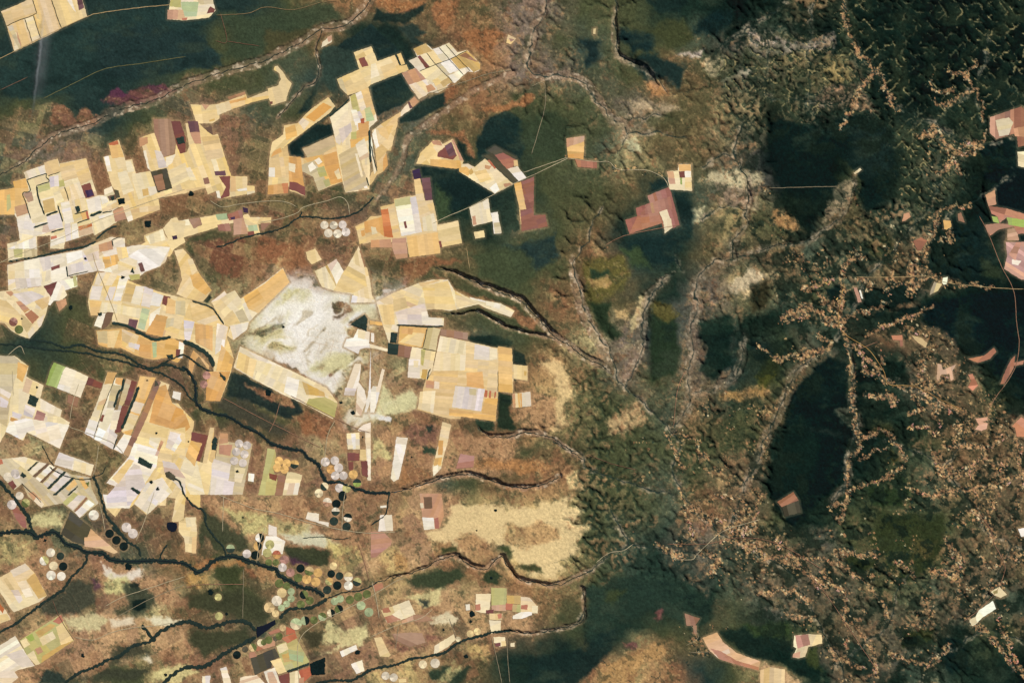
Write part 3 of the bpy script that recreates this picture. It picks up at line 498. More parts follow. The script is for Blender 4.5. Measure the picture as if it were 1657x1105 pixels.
 "C:230,490 350,390 370,418 440,385 495,460 700,320 870,185 930,315 760,480 570,665 555,730 430,830 375,790 400,710 345,690|A:495,460 700,330 870,190 930,315 650,590 540,540|k:445,582 510,545 567,660 490,680|I:400,705 565,670 545,740 430,827|W:490,460 520,450 600,640 570,667|Y:340,640 420,560 490,680 360,700|W:230,490 350,395 370,420 300,470",""),
("h","small cream rhomb in red-brown scrub","Y:1075,45 1160,12 1220,110 1130,155 1090,110",""),
("h","cream crown of three pointed fields north of the white sands",
 "C:1155,215 1260,165 1350,105 1420,225 1550,-10 1600,170 1625,185 1655,320 1665,420 1700,490 1480,495 1505,420 1325,390 1220,355|H:1250,170 1270,160 1352,310 1345,352|I:1275,158 1350,105 1420,225 1350,330|Y:1325,390 1400,240 1480,130 1600,200 1620,350 1500,410|I:1490,430 1690,470 1690,492 1480,497|B:1555,30 1570,30 1612,175 1600,180",""),
("k","long diagonal cream farm under the white sands",
 "C:490,-220 760,-90 950,0 1260,150 1360,280 1320,430 1090,310 870,210 600,70 430,-30|Y:480,-170 640,-90 600,60 450,-30|C:640,-90 760,-90 960,20 880,202 620,72|W:560,-180 760,-88 900,-20 640,-100|I:910,50 1020,80 990,250 880,192|H:1040,90 1240,190 1250,232 1080,212|g:1100,250 1250,232 1360,290 1330,420 1080,302",""),
("h","brilliant white stepped field east of the sands",
 "I:1415,890 1440,820 1500,810 1540,730 1650,760 1640,860 1700,880 1700,900 1600,900 1560,912 1545,955 1440,900|W:1545,735 1650,762 1640,830 1540,810",""),
("h","dark green wedge plot beside the white track","G:1470,690 1600,600 1630,640 1622,752","woodlot"),
("k","white leaning strip rising to the top of the square farm",
 "I:1415,215 1490,0 1515,-65 1570,-60 1555,80 1510,222|L:1430,150 1530,160 1510,222 1415,215",""),
("k","white wedge with a dark forked gully below the leaning strip",
 "W:1540,90 1600,170 1620,260 1570,400 1520,395 1530,230|I:1657,-185 1657,260 1620,370 1600,370 1640,160",""),
("k","pale plot strip with brown squares east of the rosette",
 "C:1440,560 1555,550 1560,700 1450,700|I:1480,562 1520,560 1525,690 1500,700|M:1450,730 1555,735 1555,802 1450,802|M:1455,810 1500,812 1500,900 1460,880|Y:1560,700 1612,705 1620,800 1560,797|M:1570,805 1628,805 1632,950 1580,930",""),
("k","curving white strip running south from a rounded head",
 "W:1540,520 1590,480 1657,460 1657,980 1628,975 1612,700 1605,545 1545,535|I:1610,560 1650,560 1657,780 1630,780",""),
("j","north-western pale strip, longest of the leaning strips",
 "C:965,10 1045,15 1020,110 960,240 840,605 755,555 860,300|A:960,10 1045,15 1010,112 930,120|I:800,430 885,460 842,605 755,557|Y:880,280 960,240 925,350 860,350",""),
("j","leaning strip of grey-tan plots with a red oblong",
 "W:1035,60 1100,65 1080,170 1020,350 1080,350 1020,560 1050,570 1010,700 840,610 960,240|O:1035,60 1100,65 1085,132 1030,112|k:1000,120 1085,132 1012,330 955,330|L:940,480 1050,570 1010,700 900,640|I:890,480 960,340 1020,352 950,640 845,612|M:915,390 935,395 915,457 890,447|C:1010,370 1075,360 1038,522 980,522",""),
("j","narrow leaning strip with a maroon upper half",
 "k:1130,65 1175,85 1150,190 1080,350 1050,350 1080,230|M:1175,85 1225,100 1155,312 1110,302|M:1090,310 1150,312 1080,542 1025,557",""),
("j","orange-topped leaning strip edged by a dark brown lane",
 "A:1250,45 1395,60 1365,120 1255,385 1220,450 1100,740 1015,702 1110,560 1085,540 1190,260 1220,150|W:1190,265 1290,292 1250,387 1170,362|C:1150,370 1240,402 1190,522 1090,542|I:1015,700 1110,562 1180,582 1100,740|B:1395,90 1440,100 1310,420 1150,765 1100,745 1260,400|D:1385,85 1400,90 1420,130 1380,140",""),
("j","huge farm fading from orange in the north to white in the south",
 "Y:1430,90 1515,120 1480,240 1540,285 1590,290 1640,350 1737,450 1707,620 1807,645 1777,810 1810,820 1877,505 1915,510 1900,710 1930,710 1880,1000 1860,1105 1790,1105 1790,1230 1660,1130 1640,1340 1550,1350 1535,1340 1570,1140 1490,1125 1480,1205 1375,1195 1310,1285 1200,1190 1160,1225 1110,1195 1030,1305 950,1225 920,1105 980,1105 1030,1030 950,1000 1150,770 1180,660|O:1400,150 1480,122 1540,290 1640,352 1657,500 1560,562 1330,482|O:1560,420 1657,380 1700,500 1640,560 1540,540|Y:1290,450 1560,522 1657,502 1657,760 1420,702 1200,642|C:1657,760 1760,802 1830,1105 1700,1105 1600,900|I:1150,770 1200,642 1420,702 1400,850 1300,1000 1200,1105 1160,1225 950,1225 920,1102 980,1105 1030,1030 950,1000|L:1200,830 1250,850 1300,1020 1160,1200 960,1212 950,1122|Y:1000,960 1150,790 1200,800 1060,1010|W:1340,590 1440,602 1400,700 1330,652|L:1520,540 1620,562 1540,712 1480,682|I:1600,570 1625,622 1560,722 1530,702|P:1440,620 1462,632 1410,762 1385,752|Y:1430,700 1540,715 1530,860 1400,860|L:1450,800 1560,822 1657,952 1657,1105 1560,1002 1470,902|W:1310,1000 1450,950 1540,1080 1500,1120 1320,1280 1200,1188|A:1707,620 1807,645 1740,852 1657,762|C:1877,505 1915,510 1850,822 1810,820|T:1890,705 1930,712 1900,822 1870,802|M:1714,545 1862,575 1842,640 1785,812 1752,802 1807,647 1707,622|G:1895,620 1920,580 1945,600 1935,708 1890,705",""),
("j","dark slanted rectangle of trees on the white farm","G:1245,762 1365,832 1350,877 1230,822","woodlot"),
("j","lower dark slanted rectangle of trees on the white farm","G:1180,1032 1265,1082 1240,1107 1165,1052","woodlot"),
("j","grey teardrop wood at the head of the curving gully","D:1475,905 1520,895 1570,940 1560,985 1520,970 1480,945","woodlot"),
("j","small bright farmstead plot by the round river bend","I:1548,180 1620,195 1610,265 1540,240",""),
("n","tall yellow field hanging down toward the green valley",
 "Y:-60,245 0,200 95,200 105,350 80,520 0,512 -10,390 -60,330|A:60,380 102,370 95,525 55,522|C:0,205 92,203 90,280 10,290",""),
("k","grey-pink farm block left of the pale rosette",
 "k:310,555 380,560 375,632 430,640 600,650 560,860 510,1105 200,1105 270,762 290,652|L:240,780 410,832 380,1000 230,952|P:310,555 380,560 380,642 295,657|L:230,950 440,992 420,1105 220,1105|C:440,860 540,870 500,1000 440,990|p:300,660 420,660 400,760 300,740",""),
("k","small white square on brown ground south of the rosette","I:565,912 617,920 610,992 560,982",""),
("k","cream strip dropping south from the amber round fields",
 "C:910,900 990,912 1045,930 1000,1110 870,1110|I:930,1000 1020,1000 1005,1105 900,1105",""),
("k","olive pasture strip west of the amber round fields",
 "g:735,690 800,700 810,760 790,900 830,1000 800,1110 650,1110 690,940|M:750,912 822,930 810,985 750,960|g:680,980 800,1000 790,1105 660,1105",""),
("k","brown strip between the olive pasture and the cream strip","B:830,930 900,940 865,1110 800,1110",""),
("j","large pale farm at the left edge with lilac and tan plots",
 "C:-20,-130 130,-135 255,-45 235,50 390,130 360,245 555,350 540,410 625,460 535,695 240,545 210,620 55,540 -20,680|k:-20,-135 130,-130 180,-80 100,200 60,500 -20,450|A:160,-80 255,-45 200,102 150,62|W:360,245 555,350 535,412 360,342|L:225,300 320,332 290,422 210,392|p:330,350 410,382 380,480 300,442|L:110,360 200,392 170,432 110,402|O:95,410 180,442 160,472 90,442|L:190,400 230,402 210,492 180,492|I:80,460 230,422 620,482 530,692 240,547 200,620 50,542|C:235,62 390,132 350,242 200,182|L:0,150 100,200 60,330 0,320",""),
("j","dark notch of trees cut into the left-edge farm","G:270,205 350,242 320,325 245,290","woodlot"),
("j","bright green parallelogram with a cream neighbour",
 "v:445,0 480,-75 600,-30 565,0 510,155 410,122|W:565,0 590,-35 680,0 790,52 720,242 510,152|I:520,120 630,140 620,200 510,155",""),
("j","maroon plot joining the cream field to the leaning strips","M:790,55 920,112 900,157 770,122",""),
("j","brown quarter plot under the cream field","B:610,212 705,242 690,325 600,282",""),
("j","pale oblong farm above the dark forked stream",
 "W:530,725 840,840 812,935 485,835|L:530,727 660,780 640,880 490,835|C:665,800 840,842 810,935 650,882",""),
("j","comb of pale strips with dark gaps in the lower left",
 "k:-20,790 220,765 345,805 510,860 640,925 800,950 820,1050 880,1180 720,1310 560,1180 370,1220 250,1120 200,1005 130,1060 70,1000 -20,900|R:-20,785 20,790 30,830 -20,840|C:100,780 220,767 340,810 240,892|G:330,805 350,812 260,895 240,887|W:350,815 415,827 290,932 258,902|b:420,825 447,832 315,952 290,942|I:445,835 495,858 355,990 318,960|b:495,855 515,862 380,1002 355,992|L:520,870 572,900 430,1042 385,1012|G:570,895 600,902 440,1062 415,1047|L:590,910 640,952 500,1082 445,1062|G:640,955 665,967 505,1110 465,1110|A:665,965 692,1012 620,1072 585,1052|G:690,1025 702,1032 625,1110 595,1110|M:110,975 150,1032 120,1062 70,1002|G:200,900 240,937 210,957 175,932|L:110,880 160,882 180,955 130,962|A:700,960 740,950 790,1040 760,1060|E:760,1000 800,985 790,1037|g:560,1175 660,1082 720,1122 590,1202|P:250,1090 300,1080 370,1150 330,1190|L:600,1200 700,1107 770,1120 650,1247|B:660,1250 770,1125 785,1140 680,1262|I:670,1265 790,1150 845,1190 712,1310|I:300,1160 330,1122 395,1190 370,1222",""),
("m","salmon triangular field pointing to the four-arm river",
 "J:755,382 782,380 810,305 930,410 1055,512 1020,527 900,482 755,462",""),
("m","dark wood wedge above the salmon triangle","D:630,150 812,292 762,450 650,420 545,350",""),
("m","rose plot in the fork of the upper stream","x:95,110 150,112 225,200 240,300 200,290 150,230",""),
("m","tilted yellow farm at the lower left with grey stripes",
 "C:-20,750 225,610 310,700 420,900 350,960 125,1050 105,1030 0,870|H:235,760 312,700 418,900 345,932|W:90,680 225,612 300,700 150,782|L:95,850 165,850 205,940 170,972|k:30,752 60,740 130,850 90,850|I:150,780 235,762 295,900 230,920",""),
("m","orange sliver farm cut by the left edge","C:-20,960 50,1030 95,1105 90,1120 -20,1140|Q:-20,950 40,1022 25,1062 -20,1000|Y:-20,1080 60,1060 95,1115 -20,1160",""),
("p","olive-yellow gridded farm with a red top corner",
 "g:175,722 540,490 660,722 370,922 320,942 240,852|R:470,552 545,490 567,550 530,577|v:230,690 290,662 310,712 270,732|H:315,650 450,570 500,590 350,700|C:350,700 470,640 500,700 380,770|Y:500,600 570,560 655,720 550,780|H:380,860 550,760 655,725 370,922|P:310,800 360,775 385,820 340,850|C:240,852 300,810 340,900 360,930 320,942|C:180,725 230,700 270,760 215,790",""),
("p","very pale slab at the bottom-left corner",
 "W:-20,780 135,680 240,852 310,950 170,982 130,1000 165,1052 90,1115 -20,1115|L:50,850 200,800 310,945 200,965|I:-20,1000 120,990 160,1050 80,1115 -20,1115",""),
("q","white upright rectangle, left one of the bottom pair","I:150,1040 225,1035 215,1115 150,1115",""),
("q","white upright rectangle, right one of the bottom pair","I:310,972 365,955 415,1115 345,1115",""),
("q","olive and cream checkerboard below the reservoir",
 "g:810,770 900,732 990,700 1060,822 1110,915 900,1000 840,870|C:815,775 900,737 922,800 840,842|H:860,850 960,820 960,900 880,920|Y:760,905 850,880 905,1002 830,1022|R:860,700 980,655 1000,700 912,747|l:920,800 1060,830 1050,920 930,890|R:900,600 970,620 985,655 900,670|G:900,990 1105,918 1110,945 915,1012|R:1000,1000 1110,955 1130,1030 1040,1110|M:830,1040 930,1010 940,1110 850,1110|C:930,1010 1010,990 1050,1110 935,1110|W:700,1000 800,962 850,1110 740,1110|P:730,1010 780,1000 830,1110 750,1110|P:1010,1060 1060,1050 1060,1110 1010,1110",""),
("q","dark grey-green quadrilateral left of the checkerboard","D:580,880 800,790 842,870 770,902 770,962 620,1032",""),
("q","rose and orange plots around the small round fields",
 "X:570,832 620,822 640,862 570,882|X:620,790 790,700 800,740 640,820|X:740,650 840,612 850,640 760,672|P:640,760 800,690 800,770 700,800",""),
("q","black-green square of trees by the lower river","K:1110,925 1250,870 1250,1027 1125,1032","woodlot"),
("q","white sloping bar in brown pasture, upper one of two","I:1380,820 1522,760 1540,802 1400,870",""),
("q","white stepped bar in brown pasture, lower one of two","I:1480,932 1580,895 1600,992 1530,1022 1510,985 1490,960",""),
("q","bright white ground at the bottom edge","I:490,1055 540,1040 640,1030 720,1115 480,1115",""),
("n","white plots beside the stack of round fields",
 "I:720,370 815,370 890,420 870,530 770,520 680,540 700,430|L:745,265 815,290 815,375 740,360|W:870,400 895,420 870,500 850,490",""),
("n","cream bar pointing east under the pale pasture","W:1095,155 1195,170 1190,235 1283,250 1280,285 1180,250 1075,215",""),
("i","sand-coloured farm with a bright narrow tail, between two canyons",
 "C:50,490 200,410 430,320 550,290 690,290 745,385 880,455 1030,480 1160,500 1285,570 1250,625 1150,590 1030,545 960,510 880,530 700,570 600,550 500,560 510,625 655,635 650,705 370,690 250,690 240,760 180,760 165,860 100,680|Y:460,350 690,300 770,562 500,552|L:215,580 480,502 510,625 640,642 620,700 250,690|W:450,580 505,570 515,625 640,640 620,695 460,690|I:880,447 1020,480 1030,492 900,467|I:1030,480 1165,512 1150,552 1030,517|W:50,492 180,420 220,502 62,512|T:430,322 600,290 620,302 450,352|Y:70,520 200,510 215,690 110,690|k:200,470 310,450 330,540 205,570|Y:750,390 870,470 960,500 770,540|W:130,760 180,765 163,858",""),
("i","square tan farm with a great lilac square inside",
 "T:620,790 860,840 1130,900 1140,885 1262,905 1268,1045 1402,1060 1400,1195 1275,1175 1270,1305 1140,1290 1115,1555 810,1510 800,1535 715,1535 580,1500 415,1450 490,1185 505,1185 555,1100 590,930|L:930,865 1068,892 1065,1010 920,1002|L:755,1237 1020,1267 985,1465 725,1430|k:880,1262 945,1267 940,1322 880,1317|O:855,1120 1000,1112 1012,1265 857,1240|A:700,1440 1115,1502 1115,1555 810,1512 700,1505|R:1020,1275 1045,1280 1038,1342 1013,1337|R:1060,1280 1078,1285 1070,1352 1053,1342|R:1108,1290 1120,1292 1112,1347 1103,1347|A:1020,1350 1135,1350 1115,1502 990,1480|P:495,1190 570,1195 560,1265 490,1252|L:570,1195 615,1205 610,1267 565,1262|C:620,795 850,840 850,960 590,932|C:590,935 850,962 840,1100 555,1107|C:440,1290 580,1280 560,1480 420,1445|A:1140,885 1262,905 1265,1300 1140,1290|Y:1275,1050 1400,1062 1400,1190 1275,1172|H:1370,1105 1395,1110 1390,1148 1370,1145|C:1060,895 1130,905 1130,1000 1062,1010",""),
("i","amber and olive plots above the square tan farm",
 "A:260,705 505,722 460,895 370,890 245,862|Y:360,760 480,770 450,890 250,850|O:280,720 380,725 370,780 270,770",""),
("i","grey-tan plot bordered by dark lanes","k:515,708 625,730 600,800 585,922 465,910 490,800",""),
("i","brown fallow bar on the north edge of the square farm","B:625,730 870,765 865,832 620,787",""),
("i","upper dark plot beside the long diagonal lane","G:180,760 240,765 228,860 172,850","woodlot"),
("i","lower dark plot with its brown neighbour","G:155,855 250,872 240,962 150,950|B:250,875 370,892 345,992 240,972",""),
("i","cream and grey striped plots west of the square farm",
 "C:370,890 465,905 580,928 550,1105 500,1180 330,1165 345,1000|W:340,1000 440,1005 440,1170 330,1165|C:385,1010 430,1015 420,1075 380,1070|g:450,910 490,912 470,1060 450,1050|H:460,1090 510,1090 495,1180 450,1170",""),
("i","thin cream bars at the east rim of the white sands","C:-10,868 150,905 150,932 -10,897|A:-10,655 100,672 105,700 -10,690|I:0,765 30,770 30,850 0,840",""),
("l","small striped field right of the square farm",
 "C:1265,205 1425,185 1435,312 1270,332|P:1265,205 1290,203 1295,330 1270,332|A:1310,200 1330,198 1335,328 1322,330|O:1335,200 1350,198 1352,328 1342,328|L:1380,190 1425,187 1433,312 1385,318",""),
("l","slim stepped strip, pale and orange, above the small canyon",
 "C:640,455 720,480 680,672 650,772 630,870 600,902 560,940 552,860 600,672|O:605,620 650,622 640,752 600,752|A:570,780 640,770 625,840 560,850|I:560,860 600,835 600,902 560,940",""),
("l","long white keystone strip in brown pasture","I:230,590 332,600 310,702 250,965 205,990 178,960|W:230,592 330,602 320,660 225,650",""),
("l","rose-brown tilted square north of the small canyon","x:800,740 928,762 915,862 760,872",""),
("l","narrow white strip with a step at the left of the sandy scrub","I:-5,175 20,135 62,138 100,-20 125,-10 60,272 30,372 -5,372",""),
("f","great amber and white farm with a purple-topped arm",
 "T:-140,920 -50,880 0,830 100,822 85,745 210,715 205,675 400,640 385,500 440,490 485,690 555,685 580,800 600,905 780,868 815,1070 620,1105 620,1160 345,1195 320,1060 0,1062 -70,1080 -110,1000|U:370,422 435,402 450,490 385,500|u:450,490 530,485 552,682 490,690|g:210,682 355,650 355,722 215,742|Q:90,770 155,760 200,1022 120,1012|O:-60,880 100,832 120,1012 60,962 -50,980|T:155,762 215,752 265,1012 200,1022|I:220,742 360,722 405,982 275,1007|M:293,877 315,872 325,935 305,937|L:350,660 405,652 460,972 400,982|C:460,840 560,802 590,902 590,962 470,962|Y:590,920 780,870 815,1070 620,1107|A:320,1010 600,972 620,1160 345,1195|T:385,500 440,492 480,690 410,702|P:0,1042 180,1032 190,1108 0,1108|P:190,1030 315,1020 330,1200 225,1210 190,1108|M:605,1050 630,1050 637,1107 617,1107|C:0,922 45,927 60,982 10,992|Y:-130,930 -60,900 -40,1060 -100,1080|O:-90,960 -55,950 -50,1000 -80,1010",""),
("f","tan headland farm with a purple-brown burnt heart",
 "Y:405,360 445,260 520,190 560,150 620,155 640,185 730,140 830,335 815,375 800,400 750,405 530,375|P:540,160 590,150 625,160 640,200 560,190|M:600,262 720,165 770,290 730,325 595,297|u:660,200 720,165 765,280 700,300|P:722,150 740,145 830,335 800,332|A:530,320 800,330 810,400 750,405 530,377",""),
("f","cream triangular farm tapering to the road corner",
 "C:790,400 820,362 860,360 930,390 1020,315 1120,400 1275,545 1110,630 980,550 790,430|W:820,367 870,360 930,400 860,402|A:790,400 850,385 900,430 870,470 790,430|R:1040,330 1060,325 1120,400 1105,407|P:1020,370 1080,380 1060,412 1020,402|I:1060,580 1120,530 1150,590 1110,627|P:1185,540 1240,530 1272,547 1200,572|Y:920,430 1030,410 1080,500 980,530|H:870,430 900,400 920,440 890,460",""),
("f","brick-brown field with a white end, north of the road corner",
 "x:1100,285 1180,260 1300,325 1270,395 1215,407|I:1220,407 1310,380 1395,487 1325,520|T:1275,330 1310,325 1320,380 1280,385|D:1040,240 1110,200 1300,300 1300,325 1180,262 1100,285|D:1005,290 1090,265 1215,407 1325,520 1275,540 1120,400 1060,325",""),
("f","tall rose-brown field with an amber western edge",
 "z:1340,520 1460,475 1455,820 1560,815 1582,920 1350,962 1330,775 1340,650|A:1280,540 1340,520 1390,767 1330,772|A:1325,770 1340,900 1345,900 1335,770",""),
("f","cream field with a small white step, south of the forest road",
 "C:880,752 1050,670 1070,800 1090,875 915,918|W:1000,700 1048,672 1062,760 1010,770|P:905,830 935,822 945,905 915,910|I:1070,800 1135,790 1150,882 1165,982 1100,985 1090,880|k:1095,890 1150,882 1170,977 1108,985",""),
("f","tiny cream rectangle in brown pasture south of the cream field","C:920,970 1010,955 1020,1015 932,1030",""),
("r","central cream and olive plots in the southern mosaic",
 "C:940,305 1075,305 1060,482 990,475 935,460|g:1075,250 1215,257 1212,400 1080,412|R:935,400 980,395 980,450 937,455|P:1080,410 1212,400 1210,460 1080,455|H:1215,320 1340,322 1340,400 1215,390|T:1340,330 1420,340 1490,420 1490,480 1340,470|g:1265,400 1340,402 1340,470 1265,465|R:1205,390 1270,397 1260,452 1205,447|R:1345,405 1402,402 1400,447 1340,442|I:1270,500 1350,467 1440,467 1440,495 1350,527 1270,530|C:1440,412 1495,412 1492,480 1440,478|M:1030,450 1100,445 1095,480 1030,480|T:1060,480 1180,480 1170,540 1060,535|R:1130,490 1170,480 1170,520 1140,530",""),
("r","small white square west of the southern mosaic","I:845,400 885,395 887,450 852,455",""),
("r","cream quadrilateral under the southern mosaic","C:1055,540 1165,545 1160,642 1078,662",""),
("r","rose and cream farm at the west of the southern mosaic",
 "C:90,455 340,362 400,490 280,535 150,570|X:120,512 220,482 270,537 150,570|W:190,490 260,442 300,530 250,525|C:250,400 340,362 395,485 300,500|X:100,440 160,425 180,470 110,475|P:275,545 395,495 410,530 280,575",""),
("r","red rectangle by the river bridge","X:20,225 100,208 115,250 35,287",""),
("r","pale crescent field in the lower south","C:30,700 95,690 160,820 180,850 160,870 80,865 60,790",""),
("r","cream wedge along the lower river","C:570,770 740,665 755,715 690,780 565,850",""),
("r","small cream square near the twin tracks","C:1250,745 1285,740 1285,777 1250,777",""),
("r","little patchwork field by the small river ford","C:1095,690 1200,690 1200,760 1150,780 1100,740|M:1110,745 1160,740 1160,775 1115,775|Y:1165,730 1205,725 1210,770 1170,775",""),
("r","brown half-disc pasture with a darker notch","B:380,490 500,500 560,545 400,560 380,520|B:190,665 350,650 460,655 490,740 350,780 220,720",""),
("r","tiny pale rectangle at the bottom edge","C:245,1068 315,1065 318,1095 250,1100",""),
("o","tall rose-brown farm with a dark square and a cream foot",
 "P:435,-10 632,-10 655,190 610,305 475,312|b:470,20 545,20 550,122 480,125|I:500,205 560,205 572,305 475,315 460,202|x:565,215 605,202 612,302 575,302|C:440,75 470,75 475,120 445,120",""),
("o","pale lilac plot below the curved wooded stream","W:85,182 190,180 200,322 65,327|I:85,100 140,95 140,115 85,118",""),
("o","burnt-pink pasture of the southern plain","p:0,330 110,330 190,410 180,450 40,560 0,560",""),
("c","small tan ladder-shaped field on the scarp","T:1225,310 1300,345 1250,400 1210,385|B:1235,345 1285,355 1250,378",""),
]
EFIELDS = [
("A","amber field with a rose top, alone in the green hills","A:262,885 378,868 372,1020 272,1007|P:262,885 378,868 375,905 265,942|O:270,985 370,980 372,1018 273,1005",""),
("A","rose rectangle joined to the foot of the amber field","X:318,1017 458,1030 457,1075 335,1067",""),
("S","stepped rose-coloured farm in dark forest","x:637,340 715,315 705,265 795,230 780,185 915,130 930,160 985,375 890,412 870,360 665,430|X:715,315 850,290 870,360 665,428|x:800,232 925,190 940,270 855,290 720,310",""),
("S","cream plot set into the rose-coloured farm","C:855,290 905,272 925,330 940,387 890,427 882,352|I:905,330 930,330 940,385 905,400",""),
("S","small checkered farm with a green bar north of the rose farm",
 "C:905,30 975,25 978,-15 1057,-15 1065,155 920,145|P:905,30 945,28 960,110 920,110|O:978,-15 1057,-15 1057,28 980,27|M:980,30 1018,28 1020,70 985,70|I:1018,28 1057,28 1057,67 1020,68|v:988,70 1002,70 1002,115 990,112|Y:1020,70 1060,68 1065,153 1020,145",""),
("G","salmon boomerang field in the southern forest",
 "J:1130,815 1225,780 1260,840 1350,910 1500,965 1490,1022 1350,985 1240,950 1180,900|X:1180,880 1250,900 1350,960 1490,1000 1490,1022 1350,985 1240,950",""),
("G","grey bow-tie fallow north of the salmon boomerang","B:1017,657 1115,690 1085,737 1030,737|B:1070,735 1095,735 1095,790 1075,790",""),
("G","pale fallow flat at the southern edge of the sheet","T:1500,1020 1560,1000 1657,1015 1657,1115 1500,1115",""),
("H","cream farm with a stem, at the bottom right forest edge",
 "C:190,800 280,790 365,795 370,850 280,872 260,935 220,945 180,938 205,882 185,870|p:195,800 280,792 292,858 210,882|P:185,915 230,900 225,942 180,938",""),
("B","rose and cream farm at the right edge",
 "X:1440,750 1640,680 1680,720 1700,800 1700,920 1620,940 1610,850 1480,890 1440,850|C:1475,770 1560,750 1590,782 1560,862 1500,872|P:1590,820 1700,800 1700,880 1600,870",""),
("B","small cream plot below the rose farm at the right edge","C:1615,970 1700,965 1700,1080 1620,1062",""),
("F","rose square at the foot of the long dark tableland","X:80,1072 185,1008 218,1062 110,1105",""),
("F","grey-green half joined to the rose square","D:110,1105 218,1062 232,1140 130,1165",""),
("D","yellow hexagonal field in eastern clearings","A:1143,340 1190,345 1195,382 1165,402 1148,397",""),
("D","rose clearing at the far right with two green plots",
 "X:1410,370 1480,362 1700,370 1700,420 1620,430 1590,382 1500,400 1440,440 1415,400|v:1450,315 1488,320 1498,362 1460,350|v:1545,320 1700,345 1700,392 1560,372|X:1430,250 1540,265 1657,300 1700,345 1550,322 1500,360 1490,320 1450,300",""),
("D","large pink farm at the far right below the green plots","p:1540,480 1700,480 1700,722 1640,720 1590,690 1530,652 1550,560|W:1580,590 1640,600 1620,630 1580,620|P:1550,400 1610,390 1625,470 1550,470|X:1610,480 1640,485 1600,600 1560,560",""),
("D","rose triangle north of the highway bend","P:1410,180 1470,148 1480,240 1430,252",""),
("D","cream clearing beside the thin road south of the highway","C:1140,710 1172,702 1165,747 1132,752",""),
("D","slim rose bar standing in dark forest","P:570,770 592,770 622,862 600,867",""),
("D","slim white bar beside the rose bar","I:605,790 614,785 632,840 622,842",""),
("D","tiny cream bar on the black-green tableland","C:568,40 610,8 620,20 578,50",""),
("D","rose oval clearing in the hills","P:890,300 925,292 935,320 900,345 880,350",""),
("H","chalk-white jagged field of the south-east",
 "I:1370,640 1460,580 1480,630 1400,680 1360,720 1330,740 1310,712 1350,680|C:1310,700 1350,680 1360,720 1325,740",""),
("H","cream and green plot by the south-east road fork","C:1445,522 1500,488 1550,540 1510,560 1470,545|v:1460,520 1490,508 1490,530 1465,535",""),
("H","white corner plot at the right edge","I:1620,120 1690,110 1690,160 1640,170",""),
("F","rose sinuous clearing in the black forest","X:1300,160 1400,140 1465,90 1480,115 1440,160 1360,185",""),
("F","rose spear-shaped clearing along the highway","X:1570,170 1600,140 1590,220 1530,320 1505,320 1540,230|X:1590,185 1657,170 1650,195 1595,205",""),
("F","rose arrowhead clearing in the eastern forest","X:1300,260 1330,255 1365,330 1330,365 1300,340 1320,300",""),
("F","four-armed rose clearing in the eastern forest","P:1105,190 1130,195 1140,230 1190,210 1225,195 1200,240 1210,290 1190,300 1180,255 1130,260 1110,300 1100,290",""),
("F","rose comb-shaped clearing in the eastern forest","P:1345,540 1425,532 1425,552 1385,560 1425,570 1420,605 1385,620 1345,610 1370,580",""),
("F","rose house-shaped clearing at the far right edge","X:1580,590 1640,530 1680,560 1680,660 1610,655 1600,600",""),
("F","rose angular clearing at the top of the eastern forest","X:810,12 880,8 885,80 865,80 865,45 820,40",""),
("F","tan oval clearing near the top of the eastern forest","T:940,12 1000,25 1042,60 1030,90 1000,70 960,40",""),
("D","rose fan clearing beside the hill road","X:950,475 1000,450 1040,470 1000,535 975,530",""),
("D","pink wedge clearing on the forest edge","P:1235,300 1255,290 1282,355 1240,345",""),
("D","pale fallow triangle south of the hill town","k:1085,735 1135,750 1110,790 1055,820 1065,780",""),
("A","tiny cream plot in the green northern hills","C:435,185 452,183 448,220 433,218",""),
]
